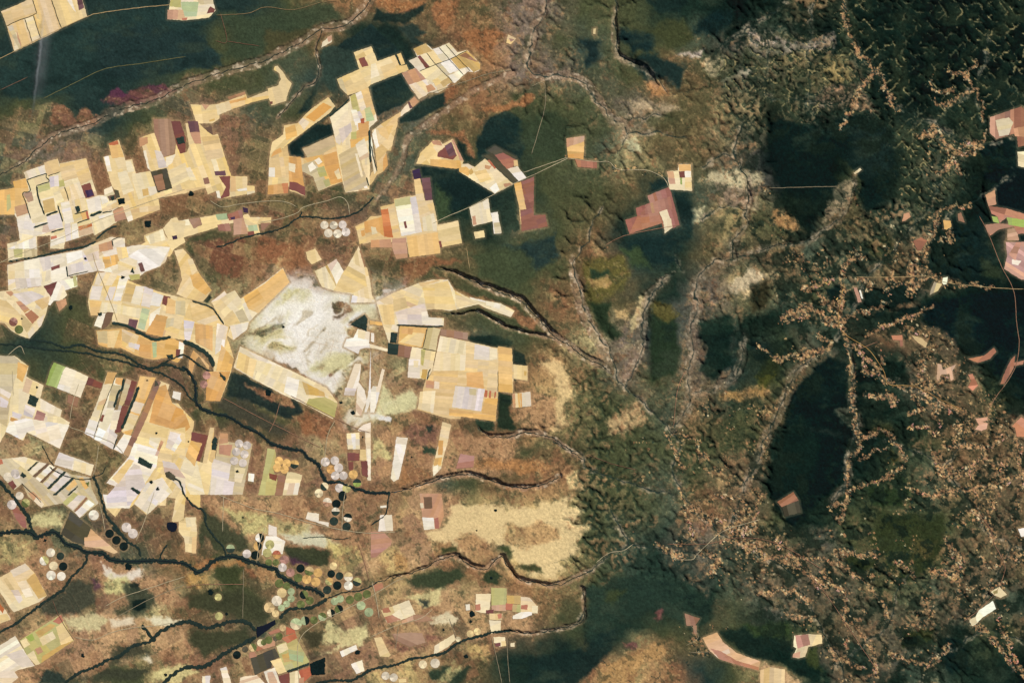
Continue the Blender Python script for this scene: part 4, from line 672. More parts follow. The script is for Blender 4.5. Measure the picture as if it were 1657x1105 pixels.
# round irrigated fields: tile, cluster, then x,y,r,tone or two tones as a/b with the angle of the dividing line
PIVOTS = [
("e","pale cluster of six by the dark stream", "1243,908,36,W 1325,910,36,W 1405,905,36,L 1278,980,38,W 1360,985,38,W 1435,970,38,L"),
("g","pair below the fan-shaped farm", "120,667,38,p/M/30 170,735,38,E"),
("k","pair beside the orange spur above the river", "190,40,36,p 165,120,34,p"),
("k","pale rosette on the grey-pink farm", "480,650,37,L 550,665,37,L 455,722,37,L 528,744,37,L 437,803,37,L 513,822,37,L"),
("k","amber cluster near the brown strip", "835,805,38,A 905,825,38,A 820,865,38,A 885,880,38,A 975,833,38,A/G/10"),
("k","rosette at the central river elbow", "1250,812,40,L 1335,800,38,L 1300,880,38,O 1370,865,40,L 1340,935,38,L 1412,935,38,L 1500,925,40,A 1535,1000,37,G/v/0"),
("k","group below the central rosette", "1243,1032,36,C/G/50 1193,1092,38,C 1378,1045,40,L 1440,1050,38,g 1405,1105,34,K"),
("n","dark column south of the rosette", "1268,68,40,W/P/10 1405,18,37,K 1350,82,38,K 1343,150,36,W/G/0 1328,237,38,G 1452,205,38,K/W/10 1441,286,38,G"),
("n","stack on the white plots", "665,385,40,K/I/80 646,460,38,K/A/80 624,540,38,K 550,528,38,L 755,445,40,g 731,520,39,g 816,535,38,R/O/0 745,605,30,E 808,605,28,E"),
("n","lilac trio stepping along the river", "885,582,40,p 868,650,38,L 938,695,38,p"),
("n","group north of the river junction", "1030,658,37,K 1108,682,40,T/E/20 1010,742,38,E 1185,698,39,A 1085,755,41,A 1165,780,41,A"),
("n","group above the river junction", "1322,638,34,Y 1304,707,34,K 1378,725,34,G 1457,733,40,Y/W/0 1535,778,38,g/G/20 1457,812,40,I 1358,810,38,K 1285,775,35,A/g/40 1268,850,37,G"),
("n","west group by the river junction", "838,792,37,E 905,815,33,E 862,877,43,Y 817,948,46,W 750,1008,47,T 805,1062,32,Y 945,865,32,l 945,928,32,l 905,975,30,l 858,1010,30,l"),
("n","group between the two rivers", "1060,892,38,E/K/60 1112,945,36,E 1032,980,36,E"),
("n","row along the south bank", "1333,952,34,l 1383,930,33,l 1470,938,37,E 1545,910,37,E 1622,888,37,E 1372,1022,38,K/E/60 1302,1058,36,K/C/80 1225,1090,38,E/l/30"),
("n","pale pair on the dark plain", "293,915,32,g 300,1085,36,g"),
("n","alone by the small tributary", "403,482,38,l/G/0"),
("q","row beside the reservoir", "1070,545,40,K/l/80 1150,540,34,E 988,575,52,l/C/20 745,718,34,E 838,685,32,E 805,705,24,D 602,785,36,E/T/60 672,742,32,C 870,610,30,T 535,800,28,D 700,740,26,E"),
("q","ringed in cream at the lower river", "461,850,36,K"),
("q","pair at the lower right of the junction", "1640,470,40,l 1570,410,40,l"),
("m","between the forked streams", "838,183,45,I"),
("m","dark trio in a slanting row", "980,347,38,K 1041,406,38,K 1107,461,38,K"),
("m","lilac pair by the black lake", "1130,292,43,L 1188,347,43,L"),
("m","six around the cream farmyard", "453,517,39,W 395,590,41,g/I/60 478,635,39,C 457,720,42,I 548,728,39,I 565,640,38,K 540,548,34,G"),
("m","three at the top of the left stream", "106,90,42,L 230,75,38,g/E/40 175,10,36,W"),
("r","yellow pair on the lower plain", "888,662,32,Y 952,642,32,Y"),
("r","four along the bottom river", "780,710,24,C 465,935,37,C 575,925,42,W 132,1037,36,W 205,1052,37,W"),
("j","two in the comb-shaped farm", "70,945,40,W 135,915,38,L"),
]
# shelter belts: thin rows of trees between plots: tile, width, line, label
BELTS = [
("a",1.0,"60,235 170,185 250,155 330,120","tree row crossing the north-west corner farm"), ("a",1.0,"222,172 260,290 290,385","left of two tree rows in the north-west corner farm"),
("a",1.0,"300,140 330,250 365,345","right of two tree rows in the north-west corner farm"), ("a",1.1,"460,0 500,120 548,255","long tree row near the middle of the north-west corner farm"),
("a",0.9,"290,0 310,60 330,125","short tree row at the top of the north-west corner farm"),
("d",1.3,"235,505 360,465 412,448 412,480 435,520 325,555","stepped tree row at the top of the western mosaic"), ("d",1.0,"430,470 540,432","short tree row off the stepped one"),
("d",1.3,"240,505 270,600 205,625 235,720 275,850","zigzag tree row on the west of the mosaic"), ("d",2.2,"325,560 350,680 400,815","thick tree belt in the heart of the mosaic"),
("d",2.8,"410,822 470,800 520,785","tree belt at the foot of the heart belt"), ("d",1.8,"515,730 535,800 560,880","tree belt east of the heart belt"),
("d",1.2,"578,565 600,630 615,690","short free-standing tree row in the mosaic"), ("d",3.6,"805,825 860,805 912,785","dark broad belt under the pale plots"), ("d",1.4,"912,800 1005,780","thin belt east of the broad one"),
("d",2.4,"300,930 360,910 430,888","belt near the bottom left of the mosaic"), ("d",1.8,"455,975 510,955 570,938","belt by the red plot at the mosaic foot"),
("d",2.6,"860,1030 920,980 1000,930 1050,915","wavy dark belt along a hollow"), ("d",1.6,"688,890 760,865 805,855","belt above the orange striped plot"), ("d",1.4,"665,810 730,795 785,778","belt beside the dark square plot"),
("d",1.2,"1000,1040 1080,1012","tree row in the lower mosaic edge"), ("d",1.6,"1000,1040 1010,1100","belt hanging from the lower mosaic row"),
("g",3.0,"75,130 200,108 330,88 460,55 590,25 740,0 860,-50","wooded stream dividing the mosaic from the pale band"), ("g",1.8,"595,170 605,265","upright belt on the pale band"), ("g",1.2,"605,258 700,235 790,212","tree row along the south of the pale band"),
("g",4.0,"1000,675 1120,700 1200,735 1270,775 1380,825 1530,800","brown-green belt between the yellow farm and its orange lobe"), ("g",3.2,"1205,760 1270,780 1350,810","green core of the long belt"),
("h",2.2,"60,480 150,510 240,545 290,610 345,690","dark lane from the black pond"), ("h",6.0,"-20,840 90,885 200,960 240,1020 250,1070","winding wood strip between orange fields"),
("c",0.9,"435,640 580,578 710,530 860,452","long dark lane across the pale ruled farm"), ("c",0.8,"500,475 580,578 690,690 730,735","first cross lane of the pale ruled farm"), ("c",0.8,"610,425 700,530 830,670","second cross lane of the pale ruled farm"),
("c",0.8,"670,400 750,490 890,640","third cross lane of the pale ruled farm"), ("e",3.0,"1645,60 1650,250 1655,350","black belt right of the tall striped farm"), ("e",1.6,"1620,480 1640,560","short belt at the foot of the striped farm"),
("b",2.4,"1290,1040 1400,950 1465,885","black belt between orange strip and striped farm"), ("f",1.4,"5,200 30,330 55,430","dark lane on the slender diagonal farm"),
("i",2.0,"230,695 370,700 500,712 650,705","black belt south of the sand-coloured farm"), ("i",1.0,"500,730 490,800 465,895","dark lane left of the grey-tan plot"), ("i",1.0,"465,905 520,918 580,925","dark lane under the grey-tan plot"),
("l",1.6,"505,80 515,20 535,-20","short black belt at the square farm's corner"), ("l",0.8,"1138,0 1138,185","straight lane inside the square farm"),
("j",0.9,"1040,30 960,240 900,400 840,600","dark lane between the two western leaning strips"), ("j",3.4,"1110,70 1090,160 1060,190 1020,330","dark wedge wood between leaning strips"), ("j",4.0,"1240,140 1190,270 1120,440 1090,520","dark lane wood left of the orange-topped strip"),
("j",1.6,"1050,600 1030,650 1015,700","short belt at the foot of the grey-tan strip"), ("j",1.0,"195,1000 250,1060 310,1110 370,1175","dark track hedge in the comb farm"),
]
BLOBS = [("j",330,145,12,"small black tree clump on the left-edge farm"), ("j",1315,85,10,"upper small tree clump on the orange strip"), ("j",1395,557,12,"black dot grove on the fading farm"), ("j",1352,990,15,"upper round grove on the white farm"),
 ("j",1410,1053,17,"lower round grove on the white farm"), ("g",765,103,13,"dark grove on the lilac plots"), ("g",1098,268,17,"dark grove at the east end of the pale band"), ("g",635,540,24,"ragged grove above the dark pasture"),
 ("g",195,638,9,"tiny grove by the two round fields"), ("k",465,895,15,"narrow black grove south of the pale rosette"), ("k",25,630,9,"tiny grove at the elbow of the fading farm"), ("k",1495,375,22,"round black grove under the white wedge"),
 ("k",1390,285,16,"black grove in grey pasture"), ("k",1583,592,12,"small grove on the curving strip"), ("l",365,770,12,"small grove in red-brown pasture"), ("e",50,628,24,"smudged dark grove under the road"),
 ("m",1145,645,34,"dark bush patch by the white flat"), ("m",400,408,16,"dark bush on the left river bank"), ("n",370,1068,17,"round grove on the southern dark plain"), ("n",225,870,26,"oval dark grove on the southern plain"),
 ("p",740,858,20,"small dark grove in pale pasture"), ("p",1480,1027,16,"black grove at the lower river"), ("q",1540,828,26,"grove behind the white bar"), ("o",1115,140,14,"black dot grove on the tan plateau"),
 ("o",945,322,9,"tiny grove in the middle of the tan plateau"), ("o",1075,745,16,"grove on the green bench"), ("r",650,625,14,"dark grove in mauve pasture"), ("r",893,553,14,"dark grove by the south mosaic"),
 ("r",905,485,28,"dark patch left of the red square"), ("r",850,865,20,"grove in the lower green pasture"), ("n",517,205,10,"tiny grove in olive scrub"), ("h",875,710,14,"dark tuft on the grey sand"), ("k",740,200,30,"dark thicket on the brown plain"), ("m",945,852,1,"") ]
# rivers and the woods that line them: width of the wood, line, label
RIVERS = [
 (7.5,"-30,864 0,862 45,860 60,868 85,860 97,868 105,878 130,888 142,893 165,895 180,905 210,908 240,907 262,907 300,912 318,925 330,922 345,908 365,900 385,902 405,908 425,915 445,920 455,933 470,940 490,950 510,955 525,965"," thick gallery wood of the main western river"),
 (5.5,"-10,770 5,785 20,802 32,818 43,832 50,850 55,865","gallery wood of the left stream above the junction"),
 (4.0,"150,770 158,785 165,810 175,838 190,855 205,875 222,885 228,900","gallery wood past the dark round fields"),
 (5.0,"182,852 190,860 200,868","black pond wood beside the dark round fields"),
 (4.2,"142,896 140,905 130,920 115,935 105,950 90,962 70,975 50,990 25,1008 0,1022 -30,1035","gallery wood flowing to the lower left edge"),
 (3.0,"278,772 290,778 298,798 310,815 330,828 335,850 348,870 362,885 366,900","gallery wood of the curving gully"),
 (5.6,"295,592 305,602 315,620 320,655 345,668 370,674 395,690 420,702 438,717 455,723 475,727 490,730 500,742 515,752 523,770 530,780 550,781 575,790 600,797 632,797","gallery wood of the central river"),
 (3.0,"-20,555 20,558 60,563 100,567 140,572 170,580 200,585 230,595 262,605 290,620 305,640 315,650","wooded line of the upper left river"),
 (3.6,"48,550 80,554 105,562 130,558 160,568 200,575 240,595 270,590 300,600","dark bank wood north of the upper left river"),
 (2.6,"240,600 280,580 300,575 320,590 340,600","loop wood at the river bend"),
 (5.0,"230,1010 245,1035 215,1045 195,1060 170,1070 150,1080 120,1092 105,1105","gallery wood of the lower left stream"),
 (6.0,"245,1037 262,1020 300,1005 335,1015 375,1005 400,1008 415,1020","gallery wood west of the reservoir"),
 (6.0,"260,1110 275,1095 300,1080 330,1078 345,1068 375,1050 400,1038 415,1030","gallery wood running to the south of the reservoir"),
 (5.0,"452,1000 470,985 500,983 520,975 530,968","gallery wood east of the reservoir"),
 (2.6,"350,400 370,395 400,383 440,375 465,365 485,352 510,352 535,354 560,350 575,345 590,335 605,318","gallery wood of the thin northern stream"),
 (2.2,"485,352 488,342","side twig of the thin northern stream"),
 (2.0,"530,968 555,958 580,956 600,948 612,940","wooded stream east of the junction"),
 (4.2,"510,1105 540,1100 570,1100 600,1083 640,1075 670,1065 700,1060 720,1055 740,1040 760,1032 780,1028 800,1022 830,1020","gallery wood of the southern river"),
 (2.2,"632,797 628,810 625,830 612,842 600,850","curved stream wood in the red plain"),
 (1.2,"490,870 520,868 545,872 565,870","thin stream wood in pale pasture"),
 (1.6,"80,755 90,762 105,770 130,775 150,775","wooded ditch above the oblong farm"),
 (1.6,"150,772 165,765 172,755","twig ditch to the dark pool"),
 (2.6,"270,880 262,895 258,908","stream wood under the black lake"),
 (1.4,"68,720 78,740 88,755","small wooded gully in olive pasture"),
]
# ------------------------------------------------------------------ ground grid
random.seed(7)
rng = np.random.default_rng(11)
STEP = 1.3
GX0, GY0 = -60.0, -60.0
NX, NY = int((W_ + 120) / STEP) + 1, int((H_ + 120) / STEP) + 1
gx = GX0 + np.arange(NX) * STEP
gy = GY0 + np.arange(NY) * STEP
X, Y = np.meshgrid(gx, gy)

def grid_letters(txt):
    return [r.replace(' ', '') for r in txt.strip().split('\n')]

def pad(rows, n=29):
    return [(r + r[-1] * n)[:n] for r in rows]

def bil(A, x, y, x0, y0, s):
    u = np.clip((x - x0) / s, 0, A.shape[1] - 1.001); v = np.clip((y - y0) / s, 0, A.shape[0] - 1.001)
    i = u.astype(int); j = v.astype(int); fu = u - i; fv = v - j
    if A.ndim == 3: fu = fu[..., None]; fv = fv[..., None]
    return (A[j, i] * (1 - fu) + A[j, i + 1] * fu) * (1 - fv) + (A[j + 1, i] * (1 - fu) + A[j + 1, i + 1] * fu) * fv

rel_rows = pad(grid_letters(RELIEF))
RELG = np.array([[float(ch) for ch in r] for r in rel_rows])
cov_rows = pad(grid_letters(COVER))
COVG = np.array([[PAL[ch] for ch in r] for r in cov_rows], float)

def relief_k(x, y):
    wx = fbm(x, y, 70, 3, 301) * 25; wy = fbm(x, y, 70, 3, 302) * 25
    return bil(RELG, x + wx, y + wy, 0, 0, 60.0)

# ---- stream erosion of the eastern lowlands on a coarse grid, base level held by the traced streams
ES = 1.9
rng_e = np.random.default_rng(5)
EROD = 1.3
import heapq
def stream_warp(x, y):
    return x + fbm(x, y, 18, 3, 155) * 6.5, y + fbm(x, y, 18, 3, 156) * 6.5
STREAML = [[tuple(p) for p in crom(pts(st), 12)] for st in STREAMS]
def erode(s, h, iters, rough):
    ex = np.arange(540, 1800, s); ey = np.arange(-90, 1200, s)
    ex, ey = np.meshgrid(ex, ey)
    ny, nx = ex.shape
    K = relief_k(ex, ey)
    d = np.full(ex.shape, 1e9)
    sx_, sy_ = stream_warp(ex, ey)
    for L in STREAML:
        d = np.minimum(d, distsegs(L, sx_, sy_, False))
    d2 = np.maximum(0, d + fbm(ex, ey, 20, 4, 55) * 9)
    mesa = np.zeros(ex.shape)
    mx = ex + fbm(ex, ey, 16, 3, 57, 0.6) * 9; my = ey + fbm(ex, ey, 16, 3, 58, 0.6) * 9
    for mi, ms in enumerate(MESAS):
        if mi == 0:
            bx = mx + fbm(ex, ey, 40, 4, 157, 0.65) * 16; by = my + fbm(ex, ey, 40, 4, 158, 0.65) * 12
            mesa = np.maximum(mesa, sstep(-2.0, 2.0, sdf(pts(ms), bx, by)))
        else:
            mesa = np.maximum(mesa, sstep(-2.0, 2.0, sdf(pts(ms), mx, my)))
    K = K * (1 - 0.85 * mesa)
    base = -7.0 * sstep(0, 3, K) - 0.4
    if h is None:
        h = -2.4 * (1 - mesa) * sstep(0.6, 3.0, K) + fbm(ex, ey, 30, 5, 77, 0.6) * (0.2 + 0.28 * K) + 0.012 * np.minimum(d2, 120) - 3.0 * np.exp(-(d2 / 13.0) ** 2) * sstep(0.5, 3.0, K)
    else:
        h = bil(h[0], ex, ey, 540, -90, h[1]) + fbm(ex, ey, 7, 3, 79, 0.7) * rough * (0.12 + 0.10 * K)
    fixed = d < s * 0.8
    h = np.where(fixed, np.minimum(h, base), h)
    Kf = (K / 9.0) ** 1.5 * 1.1
    n = nx * ny
    nb = [-nx - 1, -nx, -nx + 1, -1, 1, nx - 1, nx, nx + 1]
    border = np.zeros(h.shape, bool); border[0] = border[-1] = True; border[:, 0] = border[:, -1] = True
    seeds = np.nonzero((fixed | border).ravel())[0].tolist()
    Kr = Kf.ravel()
    TH = ((6.0 - 4.4 * sstep(1.5, 6.5, K + fbm(ex, ey, 50, 3, 59) * 2.5)) * 2.6 / s).ravel()
    isb = border.ravel().tolist()
    for it in range(iters):
        hl = h.ravel().tolist()
        rec = list(range(n)); seen = bytearray(n); order = []
        heap = [(hl[i], i) for i in seeds]
        for i in seeds: seen[i] = 1
        heapq.heapify(heap)
        pop = heapq.heappop; push = heapq.heappush
        while heap:
            z, i = pop(heap)
            order.append(i)
            if isb[i]: continue
            for o_ in nb:
                k = i + o_
                if not seen[k]:
                    seen[k] = 1; rec[k] = i
                    zz = hl[k]
                    push(heap, (zz if zz > z else z, k))
        A = [1.0] * n
        for i in reversed(order):
            r = rec[i]
            if r != i: A[r] += A[i]
        An = np.array(A)
        F = Kr * np.maximum(np.minimum(An, 2500) ** 0.5 - TH, 0.0) * EROD * s / 2.4
        F[fixed.ravel()] = 0
        Fl = F.tolist()
        for i in order:
            f = Fl[i]
            if f > 0:
                r = rec[i]
                if hl[i] > hl[r]: hl[i] = (hl[i] + f * hl[r]) / (1 + f)
                else: hl[i] = hl[r]
        h = np.array(hl).reshape(ny, nx)
        lap = np.zeros(h.shape)
        lap[1:-1, 1:-1] = h[:-2, 1:-1] + h[2:, 1:-1] + h[1:-1, :-2] + h[1:-1, 2:] - 4 * h[1:-1, 1:-1]
        h = h + 0.03 * lap
    return h, np.log(An.reshape(ny, nx))

E0, _ = erode(3.8, None, 4, 0)
EH, AREA = erode(ES, (E0, 3.8), 3, 1.0)
wx = fbm(X, Y, 8, 3, 401) * 1.8; wy = fbm(X, Y, 8, 3, 402) * 1.8
Hh = bil(EH, X + wx, Y + wy, 540, -90, ES)
edge = sstep(560, 700, X + fbm(X, Y, 60, 2, 9) * 30)
KR = relief_k(X, Y)
Hh = 0.82 * Hh * edge * sstep(0.15, 1.2, KR)
Hh += fbm(X, Y, 40, 3, 12) * 0.25 * edge

def window(P, m):
    xs = [p[0] for p in P]; ys = [p[1] for p in P]
    i0 = max(0, int((min(xs) - m - GX0) / STEP)); i1 = min(NX, int((max(xs) + m - GX0) / STEP) + 2)
    j0 = max(0, int((min(ys) - m - GY0) / STEP)); j1 = min(NY, int((max(ys) + m - GY0) / STEP) + 2)
    return slice(j0, max(j0, j1)), slice(i0, max(i0, i1))

VALLEY = np.zeros(X.shape)
for ci, (line, wn, ws, dep) in enumerate(CANYONS):
    L = crom(pts(line), 7)
    sl = window(L, 26)
    x, y = X[sl], Y[sl]
    if x.size == 0: continue
    rx = x + fbm(x, y, 11, 3, 501 + ci) * 3.2; ry = y + fbm(x, y, 11, 3, 541 + ci) * 3.2
    d = np.full(x.shape, 1e9); side = np.zeros(x.shape); tt = np.zeros(x.shape)
    for i in range(len(L) - 1):
        ax, ay = L[i]; bx, by = L[i + 1]
        ddx, ddy = bx - ax, by - ay; q = ddx * ddx + ddy * ddy + 1e-9
        t = np.clip(((rx - ax) * ddx + (ry - ay) * ddy) / q, 0, 1)
        dd = np.hypot(rx - ax - t * ddx, ry - ay - t * ddy)
        m = dd < d
        d = np.where(m, dd, d); side = np.where(m, ddx * (ry - ay) - ddy * (rx - ax), side); tt = np.where(m, (i + t) / (len(L) - 1), tt)
    sgn = 1 if L[-1][0] >= L[0][0] else -1         # which side of the line is the north one
    north = side * sgn < 0
    grow = 0.45 + 0.55 * sstep(0, 0.35, tt)
    wid = np.where(north, wn, ws) * grow
    cliff = 1 - sstep(wid - 1.6, wid + 0.6, d)
    floor = (1 - sstep(0, wid, d)) * 0.25
    dp = dep * sstep(-0.02, 0.10, tt) * (cliff * 0.8 + floor)
    Hh[sl] = np.where(cliff > 0.02, np.minimum(Hh[sl], np.where(cliff > 0.5, -dp, Hh[sl] - dp)), Hh[sl]) if dep > 3.6 else Hh[sl] - dp
    VALLEY[sl] = np.maximum(VALLEY[sl], cliff * sstep(0, 0.1, tt))

# ---- level benches under every block of fields
def parse(f, tiles, k):
    key, label, s, nm = f
    ox, oy = tiles[key]
    out = []
    for p in s.split('|'):
        c, r = p.split(':')
        out.append((c, pts(r, ox, oy, k)))
    return label, out, (nm or 'crop_field')
BLOCKS = [parse(f, TILES, 5.5233) for f in FIELDS] + [parse(f, ETILES, 3.9452) for f in EFIELDS]
FIELDM = np.zeros(X.shape)
BLOCKZ = []
for bi, (label, parcels, nm) in enumerate(BLOCKS):
    allp = [q for c, P in parcels for q in P]
    sl = window(allp, 7)
    x, y = X[sl], Y[sl]
    if x.size == 0: BLOCKZ.append(0.0); continue
    if bi < len(FIELDS) and parcels[0][1][0][0] < 860:
        z = 0.0
    else:
        ii = inpoly(parcels[0][1], x, y)
        z = float(np.median(Hh[sl][ii])) if ii.any() else 0.0
    m = np.zeros(x.shape)
    for c, P in parcels:
        if nm == 'crop_field' or True:
            m = np.maximum(m, sstep(-4.5, -1.5, sdf(P, x, y)))
    Hh[sl] = Hh[sl] * (1 - m) + z * m
    FIELDM[sl] = np.maximum(FIELDM[sl], m)
    BLOCKZ.append(z)
PIV = []
for key, cl, s in PIVOTS:
    ox, oy = TILES[key]; mem = []
    for w in s.split():
        q = w.split(',')
        mem.append((ox + float(q[0]) / 5.5233, oy + float(q[1]) / 5.5233, float(q[2]) / 5.5233, q[3]))
    PIV.append((cl, mem))
    for (px, py, r, c) in mem:
        sl = window([(px - r, py - r), (px + r, py + r)], 6)
        x, y = X[sl], Y[sl]
        m = 1 - sstep(r + 1, r + 4, np.hypot(x - px, y - py))
        Hh[sl] *= (1 - m); FIELDM[sl] = np.maximum(FIELDM[sl], m)
Hh += (fbm(X, Y, 3.4, 2, 88, 0.8) * (0.12 + 0.07 * KR) + fbm(X, Y, 17.0, 3, 89) * 0.12) * (1 - FIELDM)

def hs(x, y):
    return bil(Hh, np.asarray(x, float), np.asarray(y, float), GX0, GY0, STEP)

# ------------------------------------------------------------------ ground colours (what grows or lies there, never light)
def blur(A, r):
    k = int(r)
    B = np.pad(A, k, mode='edge')
    cs = np.cumsum(B, axis=0); cs = np.vstack([np.zeros((1, cs.shape[1])), cs])
    B = (cs[2 * k + 1:] - cs[:-2 * k - 1]) / (2 * k + 1)
    cs = np.cumsum(B, axis=1); cs = np.hstack([np.zeros((cs.shape[0], 1)), cs])
    return (cs[:, 2 * k + 1:] - cs[:, :-2 * k - 1]) / (2 * k + 1)

wx = fbm(X, Y, 75, 5, 21, 0.62) * 46; wy = fbm(X, Y, 75, 5, 22, 0.62) * 46
COL = bil(COVG, X + wx, Y + wy, 0, 0, 60.0)
east = sstep(1110, 1270, X + fbm(X, Y, 60, 2, 23) * 60)
l0 = COL.mean(axis=2)
COL = COL * (1 - (0.55 * east * sstep(70, 100, l0))[..., None]) + np.array((58, 62, 44.)) * (0.55 * east * sstep(70, 100, l0))[..., None]
n1 = fbm(X, Y, 22, 4, 31, 0.6); n2 = fbm(X, Y, 4.0, 3, 32, 0.7); n3 = fbm(X, Y, 48, 4, 33, 0.6)
lum = COL.mean(axis=2)
mixa = lambda m, c: COL * (1 - m[..., None]) + np.array(c, float) * m[..., None]
mid = sstep(60, 90, lum) * (1 - sstep(150, 176, lum))
COL = mixa(sstep(0.12, 0.55, n1) * 0.38 * mid, (62, 66, 46))          # bush clumps in the scrub
COL = mixa(sstep(0.15, 0.6, -n3) * 0.22 * mid, (168, 124, 88))        # bare reddish soil
COL = mixa(sstep(0.25, 0.6, fbm(X, Y, 30, 4, 34, 0.6)) * 0.35 * mid, (192, 172, 118))
for (c, soft, rag, out_) in PATCH:
    P = pts(out_)
    sl = window(P, soft + rag + 2)
    x, y = X[sl], Y[sl]
    if x.size == 0: continue
    sc = max(8, rag * 2.2)
    d = sdf(P, x + fbm(x, y, sc, 4, 61, 0.6) * rag, y + fbm(x, y, sc, 4, 62, 0.6) * rag)
    m = sstep(-soft, soft, d + n2[sl] * soft * 0.5) * 0.93
    COL[sl] = COL[sl] * (1 - m[..., None]) + np.array(c, float) * m[..., None]
# white sands drawn out in streaks
ws = pts("400,540 430,500 470,470 520,475 570,490 610,470 650,465 600,520 610,600 620,680 570,680 540,640 490,600 440,570")
sl = window(ws, 40); x, y = X[sl], Y[sl]
m = sstep(-24, 20, sdf(ws, x + fbm(x, y, 30, 4, 61, 0.6) * 22, y + fbm(x, y, 30, 4, 62, 0.6) * 22))
u = (x * 0.83 - y * 0.55); v = (x * 0.55 + y * 0.83)
u2 = u + fbm(x, y, 40, 3, 63) * 30; v2 = v + fbm(x, y, 40, 3, 64) * 22
st1 = fbm(u2 / 3.2, v2, 14, 4, 65, 0.5); st2 = fbm(u2 / 4, v2, 22, 4, 66, 0.5)
def over(mm, c):
    COL[sl] = COL[sl] * (1 - mm[..., None]) + np.array(c, float) * mm[..., None]
st3 = fbm(x, y, 60, 3, 68)
over(m * sstep(-0.05, 0.35, st1 * 0.5 + st3 - 0.05) * 0.7, (208, 198, 154))
over(m * sstep(-0.2, 0.35, st2 - st3 * 0.8) * 0.9, (240, 233, 222))
over(m * sstep(0.35, 0.6, -st1) * 0.45, (158, 138, 100))
# old pasture parcels: straight-edged changes of cover and thin tracks between them
flat = sstep(0.9, 0.3, KR) if False else (1 - sstep(0.2, 0.9, KR))
flat = flat * (1 - sstep(900, 980, X)) * (1 - VALLEY) * sstep(90, 110, Y + 0.35 * (X - 250))
for k_, (ang, my_) in enumerate(((-0.29, 1), (0.46, 0))):
    zone = sstep(-25, 25, 575 - Y + fbm(X, Y, 80, 2, 830) * 60)
    zone = zone if my_ else 1 - zone
    ca, sa = math.cos(ang), math.sin(ang)
    U = X * ca - Y * sa; V = X * sa + Y * ca
    if not my_: U, V = V, U
    for lv, (hh, ww, am) in enumerate(((46, 70, 0.42), (21, 34, 0.40))):
        V2 = V + fbm(X, Y, 200, 2, 831) * 20
        rw = np.floor(V2 / hh); wv = ww * (0.6 + 0.9 * hsh(rw, rw * 0 + 3, 832 + lv))
        uu = U / wv + hsh(rw, rw * 0 + 7, 834 + lv) * 9
        cl_ = np.floor(uu); r1 = hsh(cl_, rw, 836 + lv); r2 = hsh(cl_, rw, 838 + lv)
        tn = np.where((r2 < 0.34)[..., None], np.array((70, 66, 50.)), np.where((r2 < 0.64)[..., None], np.array((146, 100, 76.)), np.where((r2 < 0.85)[..., None], np.array((176, 156, 108.)), np.array((112, 84, 70.)))))
        mm = ((r1 < 0.55) * am * (0.5 + r1) * zone * flat * (1 - sstep(150, 185, COL.mean(axis=2))) * sstep(62, 74, COL.mean(axis=2)))[..., None]
        COL = COL * (1 - mm) + tn * mm
        du = np.minimum(uu - cl_, 1 - (uu - cl_)) * wv; dv = np.minimum(V2 / hh - rw, 1 - (V2 / hh - rw)) * hh
        ln = (np.minimum(du, dv) < 0.6) * (r1 < 0.35) * zone * flat * sstep(60, 72, COL.mean(axis=2))
        COL = mixa(ln * 0.32, (188, 152, 116))
# crisp scrub: sharp-edged thickets and bare patches at several sizes
c0 = COL.mean(axis=2); open_ = sstep(62, 84, c0) * (1 - sstep(150, 185, c0))
for k_, (sc, lo, amt, colr) in enumerate(((15, 0.22, 0.50, (58, 62, 44)), (8, 0.30, 0.45, (60, 60, 44)), (12, 0.26, 0.45, (172, 132, 94)), (6, 0.30, 0.40, (186, 160, 114)), (20, 0.3, 0.4, (118, 82, 60)))):
    f_ = fbm(X, Y, sc, 5, 800 + k_, 0.68)
    COL = mixa(sstep(lo, lo + 0.12, f_) * amt * open_, colr)
rd_ = 1 - sstep(0.0, 0.035, np.abs(fbm(X, Y, 38, 5, 811, 0.6)))
COL = mixa(rd_ * 0.45 * open_ * sstep(-0.1, 0.3, n1), (52, 54, 42))
g_ = COL.mean(axis=2, keepdims=True)
COL = g_ + (COL - g_) * 1.06
fs = 1 - sstep(44, 60, COL.mean(axis=2))
fl = fbm(X * 0.5, Y, 26, 5, 820, 0.6)
COL = mixa(sstep(0.05, 0.55, fl) * fs * 0.50, (58, 68, 52))
COL = mixa(sstep(0.1, 0.5, -fl) * fs * 0.5, (20, 34, 32))
FOREST = 1 - sstep(44, 56, COL.mean(axis=2) + n2 * 3)
# dissected hills: pale bare spurs, wooded gullies
rel = (0.6 * (Hh - blur(Hh, 5)) + 0.9 * (Hh - blur(Hh, 2)) + fbm(X, Y, 5, 3, 76, 0.7) * 0.22 * sstep(2, 5, KR)) * (1 - FIELDM)
strong = sstep(2.2, 5.5, KR)
gul = sstep(0.05, 0.5, -rel) * (0.3 + 0.7 * sstep(4.5, 7.5, KR)) * strong
COL = mixa(gul * 0.62, (22, 38, 32))
spur = sstep(0.05, 0.45, rel) * sstep(5.2, 7.5, KR) * sstep(-0.25, 0.35, fbm(X, Y, 34, 3, 71)) * (1 - 0.75 * FOREST)
COL = mixa(spur * 0.62, (170, 140, 100))
spur2 = sstep(0.1, 0.5, rel) * sstep(2.5, 4.5, KR) * sstep(0.0, 0.5, fbm(X, Y, 20, 3, 72)) * (1 - FOREST)
COL = mixa(spur2 * 0.55, (164, 124, 88))
